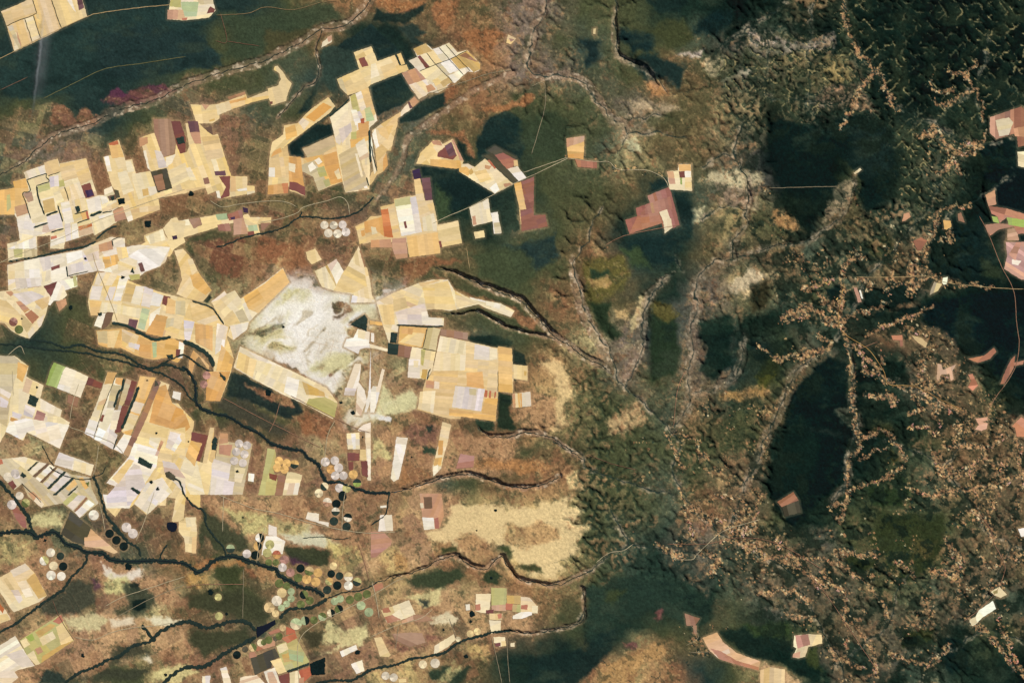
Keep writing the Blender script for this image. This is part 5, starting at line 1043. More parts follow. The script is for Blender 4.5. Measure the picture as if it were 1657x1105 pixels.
# valley floors: bare pinkish soil on the far walls, pale sandy bottoms
vs_ = VALLEY * (1 - 0.5 * sstep(900, 1100, X))
COL = mixa(vs_ * (0.35 + 0.4 * sstep(-0.3, 0.4, fbm(X, Y, 12, 3, 73))) * (1 - FIELDM), (152, 122, 98))
vh = blur(VALLEY, 4) * (1 - VALLEY) * (1 - FIELDM)
COL = mixa(vh * sstep(-0.2, 0.5, fbm(X, Y, 10, 4, 75, 0.6)) * 0.8, (168, 128, 94))
COL = mixa(vs_ * sstep(0.2, 0.5, fbm(X, Y, 6, 3, 74)) * 0.7, (204, 184, 156))
for st in STREAMS:
    L = crom(pts(st), 10); L = [tuple(p) for p in L]
    sl = window(L, 18)
    x, y = X[sl], Y[sl]
    qx, qy = stream_warp(x, y)
    d = distsegs(L, qx, qy, False)
    dd = d + fbm(x, y, 9, 4, 81, 0.65) * 7
    m = (1 - sstep(0.5, 5.5, dd)) * sstep(-0.3, 0.3, fbm(x, y, 14, 4, 83, 0.65)) * 0.68
    COL[sl] = COL[sl] * (1 - m[..., None]) + np.array((184, 162, 134.)) * m[..., None]
    m = (1 - sstep(0.5, 1.4, d)) * sstep(-0.7, -0.1, fbm(x, y, 10, 3, 84)) * 0.9
    COL[sl] = COL[sl] * (1 - m[..., None]) + np.array((34, 48, 44.)) * m[..., None]
dk = sstep(0.0, 0.14, fbm(X, Y, 20, 5, 46, 0.66)) * east * sstep(1.0, 2.5, KR)
COL = mixa(dk * 0.75 * (1 - sstep(110, 160, COL.mean(axis=2))), (30, 42, 34))
# bare branching valleys in the north-east forest
NZ = np.zeros(X.shape)
for q_ in ("1440,0 1700,0 1700,230 1600,215 1480,230 1450,150", "1530,10 1657,0 1700,120 1640,130 1590,110 1560,60", "1500,110 1570,95 1625,150 1600,200 1540,215 1500,180", "1340,20 1400,0 1460,60 1480,150 1440,190 1380,150 1350,90", "1180,90 1260,70 1330,60 1350,180 1290,190 1240,160 1180,160 1150,120", "1450,200 1560,200 1560,330 1480,360 1450,300"):
    P = pts(q_); sl = window(P, 40); x, y = X[sl], Y[sl]
    NZ[sl] = np.maximum(NZ[sl], (0.45 if q_.startswith('1440') else 1.0) * sstep(-18, 14, sdf(P, x + fbm(x, y, 24, 3, 47) * 16, y + fbm(x, y, 24, 3, 48) * 16)))
fb = bil(AREA, X + fbm(X, Y, 4, 2, 49) * 1.2, Y, 540, -90, ES)
br = sstep(1.5, 2.7, fb) * sstep(-0.25, 0.35, fbm(X, Y, 7, 3, 50, 0.7))
COL = mixa(NZ * sstep(-0.2, 0.4, fbm(X, Y, 28, 4, 54, 0.6)) * 0.5, (82, 84, 56))
COL = mixa(NZ * br * 0.7, (186, 166, 114))
COL = mixa(NZ * (1 - sstep(1.2, 2.2, fb)) * 0.35, (24, 40, 34))
# smallholdings: speckle of plots where people live in the east
def dens_letters():
    t = dict(p=1.0, r=0.55, s=0.5, c=0.45, e=0.5, o=0.42, g=0.34, y=0.3, t=0.1, f=0.08, k=0.04, n=0.03, b=0.2, w=0)
    return np.array([[t[ch] for ch in r] for r in cov_rows])
DG = dens_letters()
for j in range(DG.shape[0]):
    for i in range(DG.shape[1]):
        xx, yy = i * 60, j * 60
        if xx < 1000: DG[j, i] *= 0.10
        elif yy < 240: DG[j, i] *= 0.45 if xx > 1200 else 0.2
        elif xx < 1100: DG[j, i] *= 0.6 if yy > 700 else 0.3
        elif xx < 1260 and yy < 640: DG[j, i] *= 0.35
DENS = bil(DG, X + wx * 0.5, Y + wy * 0.5, 0, 0, 60.0) * (1 - FIELDM)
for rd in ROADS:
    P = pts(rd[2])
    if max(p[0] for p in P) < 1080: continue
    sl = window(P, 14); x, y = X[sl], Y[sl]
    d = distsegs(P, x + n1[sl] * 6, y + n3[sl] * 6, False)
    DENS[sl] = np.maximum(DENS[sl], (1 - sstep(2, 11, d)) * 0.8)
DENS *= 0.62 * (1 - 0.75 * FOREST) * (0.25 + 1.05 * sstep(-0.15, 0.45, fbm(X, Y, 30, 4, 41, 0.6)))
CH = bil(AREA, X, Y, 540, -90, ES) * (X > 560)
chn = sstep(3.6, 5.0, CH) * (1 - sstep(6.8, 8.2, CH)) * sstep(2, 4, KR)
near = blur(chn, 2)
vb_ = sstep(0.12, 0.5, near) * sstep(-0.2, 0.3, fbm(X, Y, 9, 3, 51, 0.7)) * sstep(1.5, 3.5, KR) * (1 - 0.8 * FOREST) * (1 - FIELDM)
COL = mixa(vb_ * 0.5, (176, 146, 106))
DENS = np.clip(DENS * (0.55 + 1.6 * sstep(0.1, 0.5, near)), 0, 1)
fil = 1 - sstep(0.03, 0.13, np.abs(fbm(X, Y, 24, 5, 43, 0.62)))
fil2 = 1 - sstep(0.02, 0.12, np.abs(fbm(X, Y, 12, 4, 44, 0.62)))
COL = mixa(np.clip(fil * sstep(0.12, 0.4, DENS) * sstep(-0.3, 0.5, n2) * 1.3, 0, 0.95), (212, 164, 112))
COL = mixa(np.clip(fil2 * sstep(0.15, 0.5, DENS) * sstep(-0.4, 0.5, -n2) * 1.1, 0, 0.9), (198, 140, 96))
COL = mixa((1 - sstep(0.0, 0.07, np.abs(fbm(X, Y, 15, 4, 45, 0.6)))) * sstep(0.05, 0.2, DENS) * 0.7, (26, 42, 36))
DENS = np.clip((DENS - 0.07) * 1.1, 0, 1) * (0.45 + 0.8 * np.maximum(fil, fil2))
for ci_, (wd, ln_) in enumerate(CORR):
    L = [tuple(p) for p in crom(pts(ln_), 8)]
    sl = window(L, wd + 16); x, y = X[sl], Y[sl]
    if x.size == 0: continue
    d = distsegs(L, x + fbm(x, y, 13, 5, 851, 0.72) * 11, y + fbm(x, y, 13, 5, 852, 0.72) * 11, False)
    wd = wd * (1.05 + 0.7 * fbm(x, y, 26, 2, 859))
    core = 1 - sstep(wd * 0.30, wd * 0.62, d + fbm(x, y, 5, 3, 853, 0.7) * wd * 0.28)
    u = (x * 0.93 + y * 0.36) / (5.5 if ci_ % 2 else 3.2); v = (-x * 0.36 + y * 0.93) / (2.6 if ci_ % 2 else 3.6)
    u = u + fbm(x, y, 6, 2, 854) * 0.5; v = v + fbm(x, y, 6, 2, 855) * 0.5
    r1 = hsh(np.floor(u), np.floor(v), 856); r2 = hsh(np.floor(u), np.floor(v), 857)
    bs = (core * sstep(-0.55, 0.1, fbm(x, y, 7, 4, 858, 0.7)) * 0.6 * (1 - FIELDM[sl]))[..., None]
    COL[sl] = COL[sl] * (1 - bs) + np.array((168, 128, 92.)) * bs
    mm = (core * (r1 > 0.22) * (0.25 + 0.4 * r1) * (1 - FIELDM[sl]))[..., None]
    tone = np.where((r2 < 0.45)[..., None], np.array((188, 134, 96.)), np.where((r2 < 0.78)[..., None], np.array((194, 158, 110.)), np.where((r2 < 0.94)[..., None], np.array((164, 112, 88.)), np.array((214, 190, 146.)))))
    COL[sl] = COL[sl] * (1 - mm) + tone * mm
    DENS[sl] = np.maximum(DENS[sl], (1 - sstep(wd * 0.3, wd * 0.9, d)) * 0.4)
for si, (cell, amt) in enumerate(((3.0, 0.40), (4.6, 0.24), (2.0, 0.40))):
    a = 0.5 + si * 0.6
    u = (X * math.cos(a) + Y * math.sin(a)) / cell + fbm(X, Y, 7, 2, 90 + si) * 0.7
    v = (-X * math.sin(a) + Y * math.cos(a)) / cell + fbm(X, Y, 7, 2, 94 + si) * 0.7
    r1 = hsh(np.floor(u), np.floor(v), 700 + si); r2 = hsh(np.floor(u), np.floor(v), 720 + si)
    on = (r1 < DENS * amt).astype(float)
    tone = np.where((r2 < 0.45)[..., None], np.array((188, 130, 92.)), np.where((r2 < 0.88)[..., None], np.array((194, 158, 108.)), np.array((216, 196, 152.))))
    m = (on * (0.55 + 0.4 * hsh(np.floor(u), np.floor(v), 740)))[..., None]
    COL = COL * (1 - m) + tone * m
    off = ((r1 > 1 - DENS * 0.45) * 0.7)[..., None]
    COL = COL * (1 - off) + np.array((28, 44, 40.)) * off
tex = 1 + n2 * (0.12 + 0.10 * sstep(2, 5, KR))[..., ] * (1 - 0.45 * FIELDM) + n1 * 0.07
tex2 = 1 + fbm(X, Y, 2.2, 2, 35, 0.9) * 0.20
COL = mixa(FIELDM * (0.25 + 0.3 * sstep(50, 80, COL.mean(axis=2))), (168, 136, 100))
ex_ = np.maximum(0, COL[..., 0] - COL[..., 1] - 34) * (lum < 200)
COL[..., 0] -= 0.45 * ex_; COL[..., 1] += 0.12 * ex_
dl = sstep(4.6, 5.6, fb + fbm(X, Y, 8, 3, 52) * 0.5) * sstep(860, 920, X) * (1 - FIELDM) * sstep(-0.35, 0.1, fbm(X, Y, 12, 3, 53))
COL = mixa(dl * 0.6, (30, 42, 38))
cm = COL.mean(axis=2)
texall = 1 + (tex * tex2 - 1) * (1 - 0.65 * sstep(150, 200, cm))
COL = COL * texall[..., None]
COL = COL - (9 * (1 - sstep(25, 75, cm)) * sstep(1050, 1200, X))[..., None]
COL = np.clip(COL, 4, 245)

# ------------------------------------------------------------------ materials
def mat(name, scale, amt, rough=0.95, stretch=None, bump=0.0, broad=0.0):
    m = bpy.data.materials.new(name); m.use_nodes = True
    n = m.node_tree; b = n.nodes['Principled BSDF']
    b.inputs['Roughness'].default_value = rough
    b.inputs['Specular IOR Level'].default_value = 0.02
    at = n.nodes.new('ShaderNodeAttribute'); at.attribute_name = 'tone'
    geo = n.nodes.new('ShaderNodeNewGeometry')
    mp = n.nodes.new('ShaderNodeMapping')
    if stretch:
        mp.inputs['Rotation'].default_value = (0, 0, stretch[0]); mp.inputs['Scale'].default_value = (stretch[1], 1, 1)
    no = n.nodes.new('ShaderNodeTexNoise'); no.inputs['Scale'].default_value = scale; no.inputs['Detail'].default_value = 3
    mr = n.nodes.new('ShaderNodeMapRange')
    mr.inputs['From Min'].default_value = 0.3; mr.inputs['From Max'].default_value = 0.7
    mr.inputs['To Min'].default_value = 1 - amt; mr.inputs['To Max'].default_value = 1 + amt
    mx = n.nodes.new('ShaderNodeVectorMath'); mx.operation = 'SCALE'
    n.links.new(geo.outputs['Position'], mp.inputs[0]); n.links.new(mp.outputs[0], no.inputs['Vector'])
    n.links.new(no.outputs[0], mr.inputs[0]); n.links.new(at.outputs['Color'], mx.inputs[0]); n.links.new(mr.outputs[0], mx.inputs['Scale'])
    last = mx
    if broad:
        n2_ = n.nodes.new('ShaderNodeTexNoise'); n2_.inputs['Scale'].default_value = 0.06; n2_.inputs['Detail'].default_value = 5; n2_.inputs['Roughness'].default_value = 0.65
        m2_ = n.nodes.new('ShaderNodeMapRange'); m2_.inputs['From Min'].default_value = 0.3; m2_.inputs['From Max'].default_value = 0.7
        m2_.inputs['To Min'].default_value = 1 - broad; m2_.inputs['To Max'].default_value = 1 + broad
        last = n.nodes.new('ShaderNodeVectorMath'); last.operation = 'SCALE'
        n.links.new(geo.outputs['Position'], n2_.inputs['Vector']); n.links.new(n2_.outputs[0], m2_.inputs[0])
        n.links.new(mx.outputs[0], last.inputs[0]); n.links.new(m2_.outputs[0], last.inputs['Scale'])
    n.links.new(last.outputs[0], b.inputs['Base Color'])
    if bump:
        bp = n.nodes.new('ShaderNodeBump'); bp.inputs['Strength'].default_value = bump
        n.links.new(no.outputs[0], bp.inputs['Height']); n.links.new(bp.outputs[0], b.inputs['Normal'])
    return m
M_GROUND = mat('ground', 0.45, 0.10)
M_WOOD = mat('foliage', 0.8, 0.16)
M_FIELD = mat('crop_soil', 0.35, 0.07, stretch=(0.35, 0.3), broad=0.08)
M_ROAD = mat('dirt', 0.6, 0.12)
def plain(name, col, rough):
    m = bpy.data.materials.new(name); m.use_nodes = True
    n = m.node_tree; b = n.nodes['Principled BSDF']; b.inputs['Roughness'].default_value = rough
    no = n.nodes.new('ShaderNodeTexNoise'); no.inputs['Scale'].default_value = 0.3
    cr = n.nodes.new('ShaderNodeMixRGB'); cr.inputs[1].default_value = (*alb(col), 1); cr.inputs[2].default_value = (*(alb(col) * 1.5), 1)
    geo = n.nodes.new('ShaderNodeNewGeometry'); n.links.new(geo.outputs['Position'], no.inputs['Vector'])
    n.links.new(no.outputs[0], cr.inputs[0]); n.links.new(cr.outputs[0], b.inputs['Base Color'])
    return m
M_WATER = plain('water', (14, 18, 28), 0.25)

# ------------------------------------------------------------------ mesh makers
def grid_mesh(name, xs, ys, zs, faces, cols, m, smooth=True):
    me = bpy.data.meshes.new(name)
    nv = len(xs)
    co = np.empty((nv, 3), np.float32); co[:, 0] = xs; co[:, 1] = -ys; co[:, 2] = zs
    me.vertices.add(nv); me.vertices.foreach_set('co', co.ravel())
    nf = len(faces); w = faces.shape[1]
    me.loops.add(nf * w); me.loops.foreach_set('vertex_index', faces.astype(np.int32).ravel())
    me.polygons.add(nf); me.polygons.foreach_set('loop_start', np.arange(0, nf * w, w, dtype=np.int32))
    me.polygons.foreach_set('loop_total', np.full(nf, w, np.int32))
    me.polygons.foreach_set('use_smooth', np.full(nf, smooth))
    me.update(calc_edges=True)
    at = me.color_attributes.new('tone', 'FLOAT_COLOR', 'POINT')
    c4 = np.ones((nv, 4), np.float32); c4[:, :3] = cols
    at.data.foreach_set('color', c4.ravel())
    me.materials.append(m)
    o = bpy.data.objects.new(name, me); C.objects.link(o)
    return o

# terrain: the fine grid, plus coarser rows running far past the picture on every side
extL = -60 - np.cumsum(1.5 * 1.35 ** np.arange(1, 22)); extR = gx[-1] + np.cumsum(1.5 * 1.35 ** np.arange(1, 22))
ax = np.concatenate([extL[::-1], gx, extR])
extT = -60 - np.cumsum(1.5 * 1.35 ** np.arange(1, 22)); extB = gy[-1] + np.cumsum(1.5 * 1.35 ** np.arange(1, 22))
ay = np.concatenate([extT[::-1], gy, extB])
AX, AY = np.meshgrid(ax, ay)
fold = lambda v, a, b: a + np.abs((v - a) % (2 * (b - a)) - (b - a)) * -1 + (b - a)
FX = np.where((AX >= gx[0]) & (AX <= gx[-1]), AX, fold(AX, gx[0], gx[-1])); FY = np.where((AY >= gy[0]) & (AY <= gy[-1]), AY, fold(AY, gy[0], gy[-1]))
def mirror(v, a, b):
    L = b - a; t = np.mod(v - a, 2 * L)
    return a + np.where(t > L, 2 * L - t, t)
FX = mirror(AX, gx[0], gx[-1]); FY = mirror(AY, gy[0], gy[-1])
AZ = bil(Hh, FX, FY, GX0, GY0, STEP)
LIN = alb(COL)
AC = bil(LIN, FX, FY, GX0, GY0, STEP)
ny_, nx_ = AX.shape
vi = np.arange(ny_ * nx_).reshape(ny_, nx_)
F_ = np.stack([vi[:-1, :-1], vi[1:, :-1], vi[1:, 1:], vi[:-1, 1:]], -1).reshape(-1, 4)
terrain = grid_mesh('ground', AX.ravel(), AY.ravel(), AZ.ravel(), F_, AC.reshape(-1, 3), M_GROUND)
tag(terrain, 'brown scrub plain in the west broken into green hills and canyons in the east', kind='structure')

# forest canopy over the darkest tracts
FM = FOREST * (1 - sstep(0.02, 0.4, FIELDM)) * (1 - sstep(0.3, 0.9, DENS * 2))
fm2 = blur(FM, 1)
cell = (fm2[:-1, :-1] > 0.45) & (fm2[1:, 1:] > 0.45) & (fm2[:-1, 1:] > 0.45) & (fm2[1:, :-1] > 0.45)
FMm = blur(cell.astype(float), 3)
big = np.zeros(cell.shape, bool); big[:, :] = cell & (FMm > 0.55)
jj, ii = np.nonzero(big)
gi = np.arange(NY * NX).reshape(NY, NX)
q = np.stack([gi[jj, ii], gi[jj + 1, ii], gi[jj + 1, ii + 1], gi[jj, ii + 1]], -1)
used, inv = np.unique(q, return_inverse=True)
inv = inv.reshape(q.shape)
zz = (Hh + 0.05 + sstep(0.5, 0.95, np.pad(FMm, ((0, 1), (0, 1)), mode='edge')) * (0.35 + 0.25 * fbm(X, Y, 3.2, 2, 99))).ravel()[used]
fo = grid_mesh('forest', X.ravel()[used], Y.ravel()[used], zz, inv, LIN.reshape(-1, 3)[used] * 0.97, M_WOOD)
tag(fo, 'dense black-green forest covering the flat tablelands and valley heads', 'forest', kind='stuff')

def link_bm(name, bm, m, parent=None):
    me = bpy.data.meshes.new(name); bm.to_mesh(me); bm.free()
    me.materials.append(m)
    o = bpy.data.objects.new(name, me); C.objects.link(o)
    if parent:
        o.parent = parent; o.matrix_parent_inverse.identity()
        o.location = -Vector(parent.location)
    return o

def resample(P, step=2.6, jit=0.42):
    o = []
    n = len(P)
    for i in range(n):
        a = np.array(P[i]); b = np.array(P[(i + 1) % n]); L = np.hypot(*(b - a))
        k = max(1, int(L / step)); nrm = np.array((-(b - a)[1], (b - a)[0])) / max(L, 1e-6)
        for t in range(k):
            q = a + (b - a) * t / k
            if t: q = q + nrm * random.uniform(-jit, jit)
            o.append(q)
    return o

def clipfix(P):
    o = [P[0]]
    for p in P[1:]:
        if math.hypot(p[0] - o[-1][0], p[1] - o[-1][1]) > 0.3: o.append(p)
    return o

def parcel(name, P, tone, z, parent, th=0.42, strips=True, m=None):
    P = resample(clipfix(P))
    xs = [p[0] for p in P]; ys = [p[1] for p in P]
    bm = bmesh.new()
    vs_ = [bm.verts.new((p[0], -p[1], z)) for p in P]
    f = bm.faces.new(vs_)
    bmesh.ops.recalc_face_normals(bm, faces=[f])
    if f.normal.z < 0: f.normal_flip()
    # plough strips parallel to the longest side
    size = max(max(xs) - min(xs), max(ys) - min(ys))
    base = np.array(TONE[tone], float)
    light = base.mean() > 110
    pcx, pcy = sum(xs) / len(xs), sum(ys) / len(ys)
    if strips and size > 9:
        bb, la = None, 0
        Q = clipfix(P[::max(1, len(P) // 12)])
        for i in range(len(Q)):
            a = np.array(Q[i]); b = np.array(Q[(i + 1) % len(Q)]); L = np.hypot(*(b - a))
            if L > la: la, bb = L, (b - a) / L
        for axis in (0, 1):
            dr = bb if axis == 0 else np.array((-bb[1], bb[0]))
            nr = np.array((-dr[1], dr[0]))
            pr = [p[0] * nr[0] + p[1] * nr[1] for p in P]
            w = max(pr) - min(pr)
            n = int(w / random.uniform(5, 11)) if axis == 0 else int(w / random.uniform(14, 40))
            for k in range(1, min(n, 24)):
                off = min(pr) + w * (k + random.uniform(-0.3, 0.3)) / n
                c0 = nr * off
                bmesh.ops.bisect_plane(bm, geom=bm.verts[:] + bm.edges[:] + bm.faces[:], plane_co=(c0[0], -c0[1], z), plane_no=(nr[0], -nr[1], 0))
    lay = bm.loops.layers.float_color.new('tone')
    for fc in bm.faces:
        j = random.gauss(0, (0.035 if light else 0.05) + (0.07 if pcx > 1250 else 0))
        hue = random.gauss(0, 0.018)
        c = base * (1 + j) * np.array((1 + hue * 0.4, 1, 1 - hue * 2.2))
        if light:
            ce = fc.calc_center_median()
            w_ = float(fbm(ce.x, -ce.y, 55, 3, 900)); 
            c = c * (1 - abs(w_) * 0.55) + (np.array((222, 176, 112.)) if w_ < 0 else np.array((238, 224, 194.))) * abs(w_) * 0.55
        if light and strips and random.random() < 0.025: c = c * 0.6 + np.array(random.choice([TONE['H'], TONE['L'], TONE['Y'], TONE['I'], TONE['P']])) * 0.4
        l = alb(np.clip(c, 5, 246))
        for lp in fc.loops: lp[lay] = (l[0], l[1], l[2], 1)
    be = [e for e in bm.edges if e.is_boundary]
    r = bmesh.ops.extrude_edge_only(bm, edges=be)
    for v in r['geom']:
        if isinstance(v, bmesh.types.BMVert): v.co.z -= th
    return link_bm(name, bm, m or M_FIELD, parent)

def canopy_poly(name, P, z, tone, parent=None, top=0.7):
    """woodland patch: lumpy crown surface inside an outline"""
    xs = [p[0] for p in P]; ys = [p[1] for p in P]
    s = 0.9 if max(xs) - min(xs) < 40 else 1.3
    gx_ = np.arange(min(xs) - 1.5, max(xs) + 1.5 + s, s); gy_ = np.arange(min(ys) - 1.5, max(ys) + 1.5 + s, s)
    x, y = np.meshgrid(gx_, gy_)
    d = sdf(P, x + fbm(x, y, 3, 2, 5) * 0.8, y + fbm(x, y, 3, 2, 6) * 0.8)
    ins = d > -0.2
    c = ins[:-1, :-1] & ins[1:, 1:] & ins[:-1, 1:] & ins[1:, :-1]
    jj, ii = np.nonzero(c)
    if len(jj) == 0: return None
    g = np.arange(x.size).reshape(x.shape)
    q = np.stack([g[jj, ii], g[jj + 1, ii], g[jj + 1, ii + 1], g[jj, ii + 1]], -1)
    used, inv = np.unique(q, return_inverse=True); inv = inv.reshape(q.shape)
    zz = (z + np.where(d > 0.7, 0.25 + top * (0.5 + 0.5 * fbm(x, y, 2.4, 2, 7)), 0.02)).ravel()[used]
    col = alb(np.array(TONE[tone], float)) * (1 + 0.35 * fbm(x, y, 3.0, 3, 8).ravel()[used][:, None])
    o = grid_mesh(name, x.ravel()[used], y.ravel()[used], zz, inv, np.clip(col, 0.003, 1), M_WOOD)
    if parent: o.parent = parent; o.location = -Vector(parent.location)
    return o

# ------------------------------------------------------------------ crop land
KIND = {}
for ks, kn in (('TYCk', 'stubble_parcel'), ('WIL', 'pale_soil_parcel'), ('AOQHJ', 'ripe_parcel'), ('PBbMuDzxp', 'fallow_parcel'), ('RX', 'red_soil_parcel'), ('glvE', 'green_crop_parcel'), ('UGK', 'burnt_parcel')):
    for ch in ks: KIND[ch] = kn
for bi, (label, parcels, nm) in enumerate(BLOCKS):
    xs_ = [p[0] for p in parcels[0][1]]; ys_ = [p[1] for p in parcels[0][1]]
    small = (max(xs_) - min(xs_)) * (max(ys_) - min(ys_)) < 900
    z = BLOCKZ[bi] + 0.08 + (0.33 if small else 0.0) + (bi * 0.618 % 1) * 0.0075
    if nm == 'woodlot':
        o = canopy_poly('woodlot', parcels[0][1], z, parcels[0][0])
        if o: tag(o, label, 'woodlot')
        continue
    cx = sum(p[0] for p in parcels[0][1]) / len(parcels[0][1]); cy = sum(p[1] for p in parcels[0][1]) / len(parcels[0][1])
    if len(parcels) == 1:
        o = parcel('farm_plot', parcels[0][1], parcels[0][0], z, None)
        tag(o, label, 'farm plot')
        continue
    root = tag(empty('farm', cx, cy, z), label, 'farm')
    for i, (c, P) in enumerate(parcels):
        if c in 'GKE' and i > 0:
            canopy_poly('tree_cover', P, z + 0.008 * i, c, root, 0.5)
        else:
            parcel(KIND[c], P, c, z + 0.008 * i, root, th=0.42)

# round irrigated fields
ORD = ['first', 'second', 'third', 'fourth', 'fifth', 'sixth', 'seventh', 'eighth', 'ninth', 'tenth', 'eleventh', 'twelfth']
WORD = dict(A='amber', Y='yellow', W='pale', L='lilac', I='white', K='blackish', G='dark green', E='moss', g='olive', l='pale green', p='mauve', O='orange', R='red', T='tan', C='cream', v='bright green', M='maroon', D='dull brown', P='rosy')
def sector(name, px, py, r, a0, a1, tone, z, parent):
    bm = bmesh.new(); lay = None
    n = max(6, int(abs(a1 - a0) / math.tau * 44))
    c = bm.verts.new((px, -py, z + 0.02))
    rr = [r * (1 + random.gauss(0, 0.008)) for _ in range(n + 1)]
    full = abs(abs(a1 - a0) - math.tau) < 1e-6
    ring = [bm.verts.new((px + rr[i] * math.cos(a0 + (a1 - a0) * i / n), -(py + rr[i] * math.sin(a0 + (a1 - a0) * i / n)), z)) for i in range(n if full else n + 1)]
    midr = [bm.verts.new((v.co.x * 0.6 + px * 0.4, v.co.y * 0.6 - py * 0.4, z + 0.01)) for v in ring]
    cnt = len(ring) if full else len(ring) - 1
    fl = []
    for i in range(cnt):
        k = (i + 1) % len(ring)
        fl.append((bm.faces.new((c, midr[k], midr[i])), i)); fl.append((bm.faces.new((midr[i], midr[k], ring[k], ring[i])), i))
    lay = bm.loops.layers.float_color.new('tone')
    base = np.array(TONE[tone], float) * 0.86 + np.array((150, 132, 102.)) * (0.14 if tone not in 'KG' else 0.06)
    wob = [random.gauss(0, 0.08) for _ in range(6)]
    for f, i in fl:
        w = wob[int(i / cnt * 6) % 6]
        l = alb(np.clip(base * (1 + w + random.gauss(0, 0.015)), 5, 246))
        for lp in f.loops: lp[lay] = (l[0], l[1], l[2], 1)
    bmesh.ops.recalc_face_normals(bm, faces=bm.faces[:])
    if sum(f.normal.z for f in bm.faces) < 0:
        for f in bm.faces: f.normal_flip()
    r_ = bmesh.ops.extrude_edge_only(bm, edges=[e for e in bm.edges if e.is_boundary])
    for v in r_['geom']:
        if isinstance(v, bmesh.types.BMVert): v.co.z -= 0.5
    return link_bm(name, bm, M_FIELD, parent)
pz = 0
for cl, mem in PIV:
    order = sorted(range(len(mem)), key=lambda i: mem[i][0])
    for i, (px, py, r, c) in enumerate(mem):
        parts = c.split('/')
        w = WORD[parts[0]] + (' and ' + WORD[parts[1]] if len(parts) > 1 else '')
        lab = f"{w} circle, {ORD[order.index(i)]} from left, {cl}" if len(mem) > 1 else f"{w} circle, {cl}"
        pz += 1
        z = 0.46 + (pz % 7) * 0.012
        if len(parts) == 1:
            o = sector('irrigation_circle', px, py, r, 0, math.tau, c, z, None)
        else:
            o = empty('irrigation_circle', px, py, z)
            a = math.radians(float(parts[2]))
            sector('crop_sector', px, py, r, a, a + math.pi, parts[1], z, o)
            sector('crop_sector', px, py, r, a + math.pi, a + math.tau, parts[0], z, o)
        tag(o, lab, 'crop circle', 'round irrigated fields')

# ------------------------------------------------------------------ woods along rivers, shelter belts, roads
def ribbon(name, P, width, tone, m, top, wob, step=1.2, under=0.12, parent=None, zmin=-99):
    L = crom(P, step)
    n = len(L)
    T = np.gradient(L, axis=0); T /= np.hypot(T[:, 0], T[:, 1])[:, None] + 1e-9
    N = np.stack([-T[:, 1], T[:, 0]], 1)
    s = np.arange(n) * step
    off = fbm(L[:, 0], L[:, 1], 9, 3, 3, 0.6) * wob * 1.0
    hwA = width / 2 * (1 + min(wob, 1.6) * 0.5 * fbm(s, s * 0 + 3, 3.0, 3, 4) * (1 if wob else 0)); hwB = width / 2 * (1 + min(wob, 1.6) * 0.5 * fbm(s, s * 0 + 9, 3.0, 3, 6))
    taper = np.minimum(1, np.minimum(np.arange(n) + 1, n - np.arange(n)) / 4.0)
    k = 5 if top > 0.1 else 3
    u = np.linspace(-1, 1, k)
    xs = np.empty((n, k)); ys = np.empty((n, k))
    for j, q in enumerate(u):
        hw = np.where(q < 0, hwA, hwB) * taper
        xs[:, j] = L[:, 0] + N[:, 0] * (off + q * hw); ys[:, j] = L[:, 1] + N[:, 1] * (off + q * hw)
    zs = np.maximum(hs(xs, ys), zmin) + under
    if top > 0.1: zs = zs + np.array([0, 0.8, 1, 0.8, 0])[None, :] * top * (0.8 + 0.4 * fbm(xs, ys, 1.9, 2, 14))
    g = np.arange(n * k).reshape(n, k)
    F = np.stack([g[:-1, :-1], g[1:, :-1], g[1:, 1:], g[:-1, 1:]], -1).reshape(-1, 4)
    v0 = np.array((xs[0, 0], -ys[0, 0])); v1 = np.array((xs[1, 0], -ys[1, 0])); v2 = np.array((xs[1, 1], -ys[1, 1]))
    if (v1[0] - v0[0]) * (v2[1] - v0[1]) - (v1[1] - v0[1]) * (v2[0] - v0[0]) < 0: F = F[:, ::-1]
    col = alb(np.array(TONE[tone] if isinstance(tone, str) else tone, float))[None, :] * (1 + 0.3 * fbm(xs, ys, 3, 3, 15).ravel()[:, None])
    return grid_mesh(name, xs.ravel(), ys.ravel(), zs.ravel(), F, np.clip(col, 0.003, 1), m)

TONE['rw'] = (38, 50, 45)
for (w, line, lab) in RIVERS:
    lab = lab.strip()
    o = ribbon('gallery_forest', pts(line), w, 'rw', M_WOOD, 0.3, 1.5, 0.9, under=0.34)
    tag(o, lab, 'gallery forest', kind='stuff')
for line, lab in (("-30,864 0,862 45,860 60,868 85,860 97,868 105,878 130,888 142,893 165,895 180,905 210,908 240,907 262,907 300,912 318,925 330,922 345,908 365,900 385,902 405,908 425,915 445,920 455,933 470,940 490,950 510,955 525,965", "thin dark river inside the thick western gallery wood"),
                  ("295,592 305,602 315,620 320,655 345,668 370,674 395,690 420,702 438,717 455,723 475,727 490,730 500,742 515,752 523,770 530,780 550,781 575,790 600,797 632,797", "thin dark river inside the central gallery wood"),
                  ("632,797 665,790 700,779 725,771 760,768 790,776 820,786 850,789 880,784", "dark stream on the floor of the middle canyon")):
    o = ribbon('river', pts(line), 0.9, (16, 24, 32), M_WATER, 0, 0.2, 1.5, under=1.05 if 'wood' in lab else 0.1)
    tag(o, lab, kind='structure')
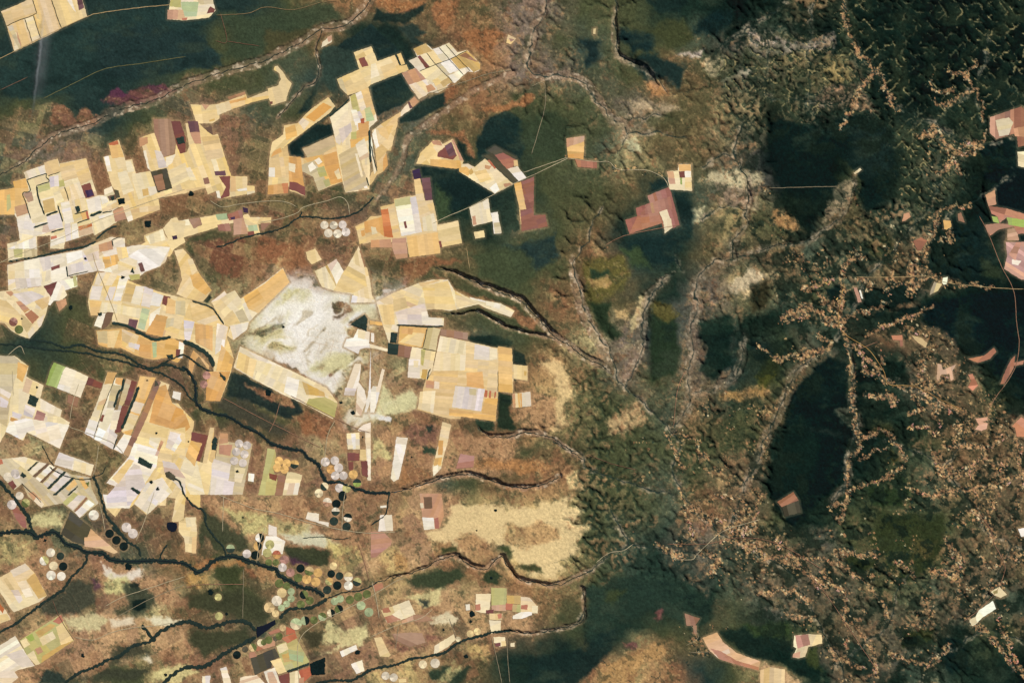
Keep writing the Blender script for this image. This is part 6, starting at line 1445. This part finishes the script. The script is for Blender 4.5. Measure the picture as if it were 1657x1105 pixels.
for ci, (line, wn, ws, dep) in enumerate(CANYONS[:8]):        # streamside thicket on each canyon floor
    nm_ = ['northern valley', 'upper side valley', 'long middle canyon', 'short twin canyon', 'small canyon by the tan plateau', 'lower middle canyon', 'winding southern canyon', 'far southern canyon', 'north-south central canyon', 'sandy fork valley',
           'long eastern trunk valley', 'bare northern side valley', 'eastern twin valley', 'valley west of the long dark tableland', 'valley east of the long dark tableland', 'hillside valley beside the farms', 'pale northern valley', 'top edge valley', 'north-central valley', 'tableland gully'][ci]
    o = ribbon('gallery_forest', pts(line), 1.5, (44, 52, 46), M_WOOD, 0.12, 3.0, 0.9, under=0.05)
    tag(o, 'narrow dark thicket on the floor of the ' + nm_, 'gallery forest', kind='stuff')
for (key, w, line, lab) in BELTS:
    ox, oy = TILES[key]
    P = pts(line, ox, oy, 5.5233)
    o = ribbon('tree_belt', P, w * 1.15, 'G' if w > 1.2 else (66, 66, 52), M_WOOD, 0.35, 0.7, 0.8, under=0.35)
    tag(o, lab, 'tree belt', 'shelter belts between the fields')
for bi, bl in enumerate(BLOBS):
    key, bx, by, br, lab = bl
    if br < 3: continue
    ox, oy = TILES[key]; px, py, r = ox + bx / 5.5233, oy + by / 5.5233, br / 5.5233
    P = [(px + r * (1 + 0.3 * random.uniform(-1, 1)) * math.cos(t * math.tau / 11) * 1.1, py + r * (1 + 0.3 * random.uniform(-1, 1)) * math.sin(t * math.tau / 11)) for t in range(11)]
    o = canopy_poly('grove', P, float(hs(px, py)) + (0.35 if FIELDM[int((py - GY0) / STEP), int((px - GX0) / STEP)] > 0.5 else 0.1), 'K', None, 0.6)
    if o: tag(o, lab, 'grove')
for ri, (w, tone, line, lab) in enumerate(ROADS):
    P = pts(line)
    onf = any(FIELDM[int(np.clip((p[1] - GY0) / STEP, 0, NY - 1)), int(np.clip((p[0] - GX0) / STEP, 0, NX - 1))] > 0.3 for p in P)
    o = ribbon('road', P, max(0.8, w * 0.6), tuple((0.8 if w > 0.95 else 0.62) * c for c in TONE[tone]), M_ROAD, 0, 0.5, 1.5, under=0.72 if not onf else 0.6)
    tag(o, None, kind='structure')

# ------------------------------------------------------------------ open water
def flatwater(name, P, z, lab):
    bm = bmesh.new()
    f = bm.faces.new([bm.verts.new((p[0], -p[1], z)) for p in resample(P, 2.5, 0.3)])
    f.normal_update()
    if f.normal.z < 0: f.normal_flip()
    o = link_bm(name, bm, M_WATER); tag(o, lab, kind='structure'); return o
flatwater('reservoir', pts("640,600 690,590 755,560 800,535 808,575 760,610 700,655 645,695 636,650", 300, 905, 5.5233), 0.95, 'black reservoir at the end of the lower gallery wood')
flatwater('lake', pts("1495,250 1530,243 1580,255 1585,290 1570,325 1535,332 1500,310 1490,280", 0, 800, 5.5233), 0.7, 'round black lake beside the tall yellow field')
flatwater('pond', pts("140,775 152,770 158,778 150,790", 0, 0, 1), 0.2, 'dark pool in the combed farm') if False else None

# ------------------------------------------------------------------ small clearings of the eastern smallholdings
REG = [  # x0,y0,x1,y1,count,label
 (1100, 780, 1330, 960, 60, 'small pale clearing among the smallholdings south of the long dark tableland'),
 (1390, 540, 1560, 700, 45, 'small pale clearing along the dirt road through the eastern forest'),
 (1480, 680, 1657, 830, 42, 'small pale clearing around the town in the east'),
 (1330, 900, 1657, 1105, 60, 'small pale clearing in the patchy south-east corner'),
 (1290, 400, 1480, 540, 40, 'small pale clearing around the hill town in the north-east'),
 (1480, 230, 1657, 350, 20, 'small pale clearing in the hills below the right-edge farm'),
 (1370, 640, 1500, 830, 28, 'small pale clearing east of the long dark tableland'),
]
for (x0, y0, x1, y1, cnt, lab) in REG:
    made = 0; tries = 0
    while made < cnt and tries < cnt * 60:
        tries += 1
        px, py = random.uniform(x0, x1), random.uniform(y0, y1)
        i, j = int((px - GX0) / STEP), int((py - GY0) / STEP)
        if DENS[j, i] < random.uniform(0.08, 0.4) or FIELDM[j, i] > 0.2: continue
        w, hgt = random.uniform(0.9, 2.6), random.uniform(0.8, 2.0)
        win = Hh[j - 2:j + 3, i - 2:i + 3]
        if win.max() - win.min() > 1.1: continue
        made += 1
        a = random.choice([0.35, 0.35, -1.1, random.uniform(0, 3)])
        P = []
        for (u, v) in ((-1, -1), (-0.1, -1), (-0.1, -0.4), (1, -0.4), (1, 1), (0.2, 1), (0.2, 0.6), (-1, 0.6)):
            u = u * w * random.uniform(0.8, 1.2); v = v * hgt * random.uniform(0.8, 1.2)
            P.append((px + u * math.cos(a) - v * math.sin(a), py + u * math.sin(a) + v * math.cos(a)))
        o = parcel('clearing', P, random.choice('PPPXXTHpp'), float(win.max()) + 0.2, None, th=0.3, strips=False)
        tag(o, lab, 'clearing', lab.replace('small pale clearing', 'clearings'))

# ------------------------------------------------------------------ smoke drifting from a fire near the north-west farm
def smoke_mesh(name, line, widths, z, thick, density, parent=None):
    L = crom(pts(line), 6); n = len(L)
    T = np.gradient(L, axis=0); T /= np.hypot(T[:, 0], T[:, 1])[:, None]
    bm = bmesh.new(); rings = []
    for i in range(n):
        w = np.interp(i / (n - 1), np.linspace(0, 1, len(widths)), widths) * (1 + 0.2 * float(fbm(L[i, 0], L[i, 1], 12, 2, 3)))
        t = thick * min(1, (i + 0.6) / 5, (n - i - 0.4) / 5)
        ring = []
        for k in range(12):
            a = k / 12 * math.tau
            ring.append(bm.verts.new((L[i, 0] - T[i, 1] * w * math.cos(a), -(L[i, 1] + T[i, 0] * w * math.cos(a)), z + t * math.sin(a))))
        rings.append(ring)
    for i in range(n - 1):
        for k in range(12):
            bm.faces.new((rings[i][k], rings[i][(k + 1) % 12], rings[i + 1][(k + 1) % 12], rings[i + 1][k]))
    bm.faces.new(rings[0][::-1]); bm.faces.new(rings[-1])
    bmesh.ops.recalc_face_normals(bm, faces=bm.faces[:])
    m = bpy.data.materials.new('smoke'); m.use_nodes = True; nn = m.node_tree
    nn.nodes.remove(nn.nodes['Principled BSDF'])
    def math_(op, a, b=None):
        q = nn.nodes.new('ShaderNodeMath'); q.operation = op
        for i_, v_ in enumerate((a, b)):
            if v_ is None: continue
            if isinstance(v_, (int, float)): q.inputs[i_].default_value = v_
            else: nn.links.new(v_, q.inputs[i_])
        return q.outputs[0]
    g = nn.nodes.new('ShaderNodeNewGeometry'); sp = nn.nodes.new('ShaderNodeSeparateXYZ'); nn.links.new(g.outputs['Position'], sp.inputs[0])
    no = nn.nodes.new('ShaderNodeTexNoise'); no.inputs['Scale'].default_value = 0.07; no.inputs['Detail'].default_value = 4; nn.links.new(g.outputs['Position'], no.inputs['Vector'])
    down = math_('MULTIPLY', sp.outputs[1], -1.0)
    cx_ = math_('SUBTRACT', 75.0, math_('MULTIPLY', down, 0.115))
    dx_ = math_('ADD', math_('SUBTRACT', sp.outputs[0], cx_), math_('MULTIPLY', math_('SUBTRACT', no.outputs[0], 0.5), 8.0))
    def bell(v, w): 
        q = math_('DIVIDE', v, w); q = math_('MULTIPLY', q, q); return math_('POWER', 2.718, math_('MULTIPLY', q, -1.0))
    along = bell(math_('SUBTRACT', down, 85.0), 62.0)
    core = math_('MULTIPLY', bell(dx_, 2.0), math_('MULTIPLY', along, density))
    veil = math_('MULTIPLY', bell(math_('SUBTRACT', dx_, 5.0), 9.0), math_('MULTIPLY', along, density * 0.32))
    tot = math_('MULTIPLY', math_('ADD', core, veil), math_('MULTIPLY', no.outputs[0], 2.0))
    pv = nn.nodes.new('ShaderNodeVolumePrincipled'); pv.inputs['Color'].default_value = (0.85, 0.86, 0.88, 1)
    nn.links.new(tot, pv.inputs['Density'])
    nn.links.new(pv.outputs[0], nn.nodes['Material Output'].inputs['Volume'])
    return link_bm(name, bm, m, parent)
sm = smoke_mesh('smoke_plume', "76,4 75,40 72,80 66,120 60,160 54,205", [18, 22, 24, 24, 22, 16], 6, 2.6, 0.075)
tag(sm, 'thin pale smoke plume drifting south from the north-west corner farm', 'smoke')
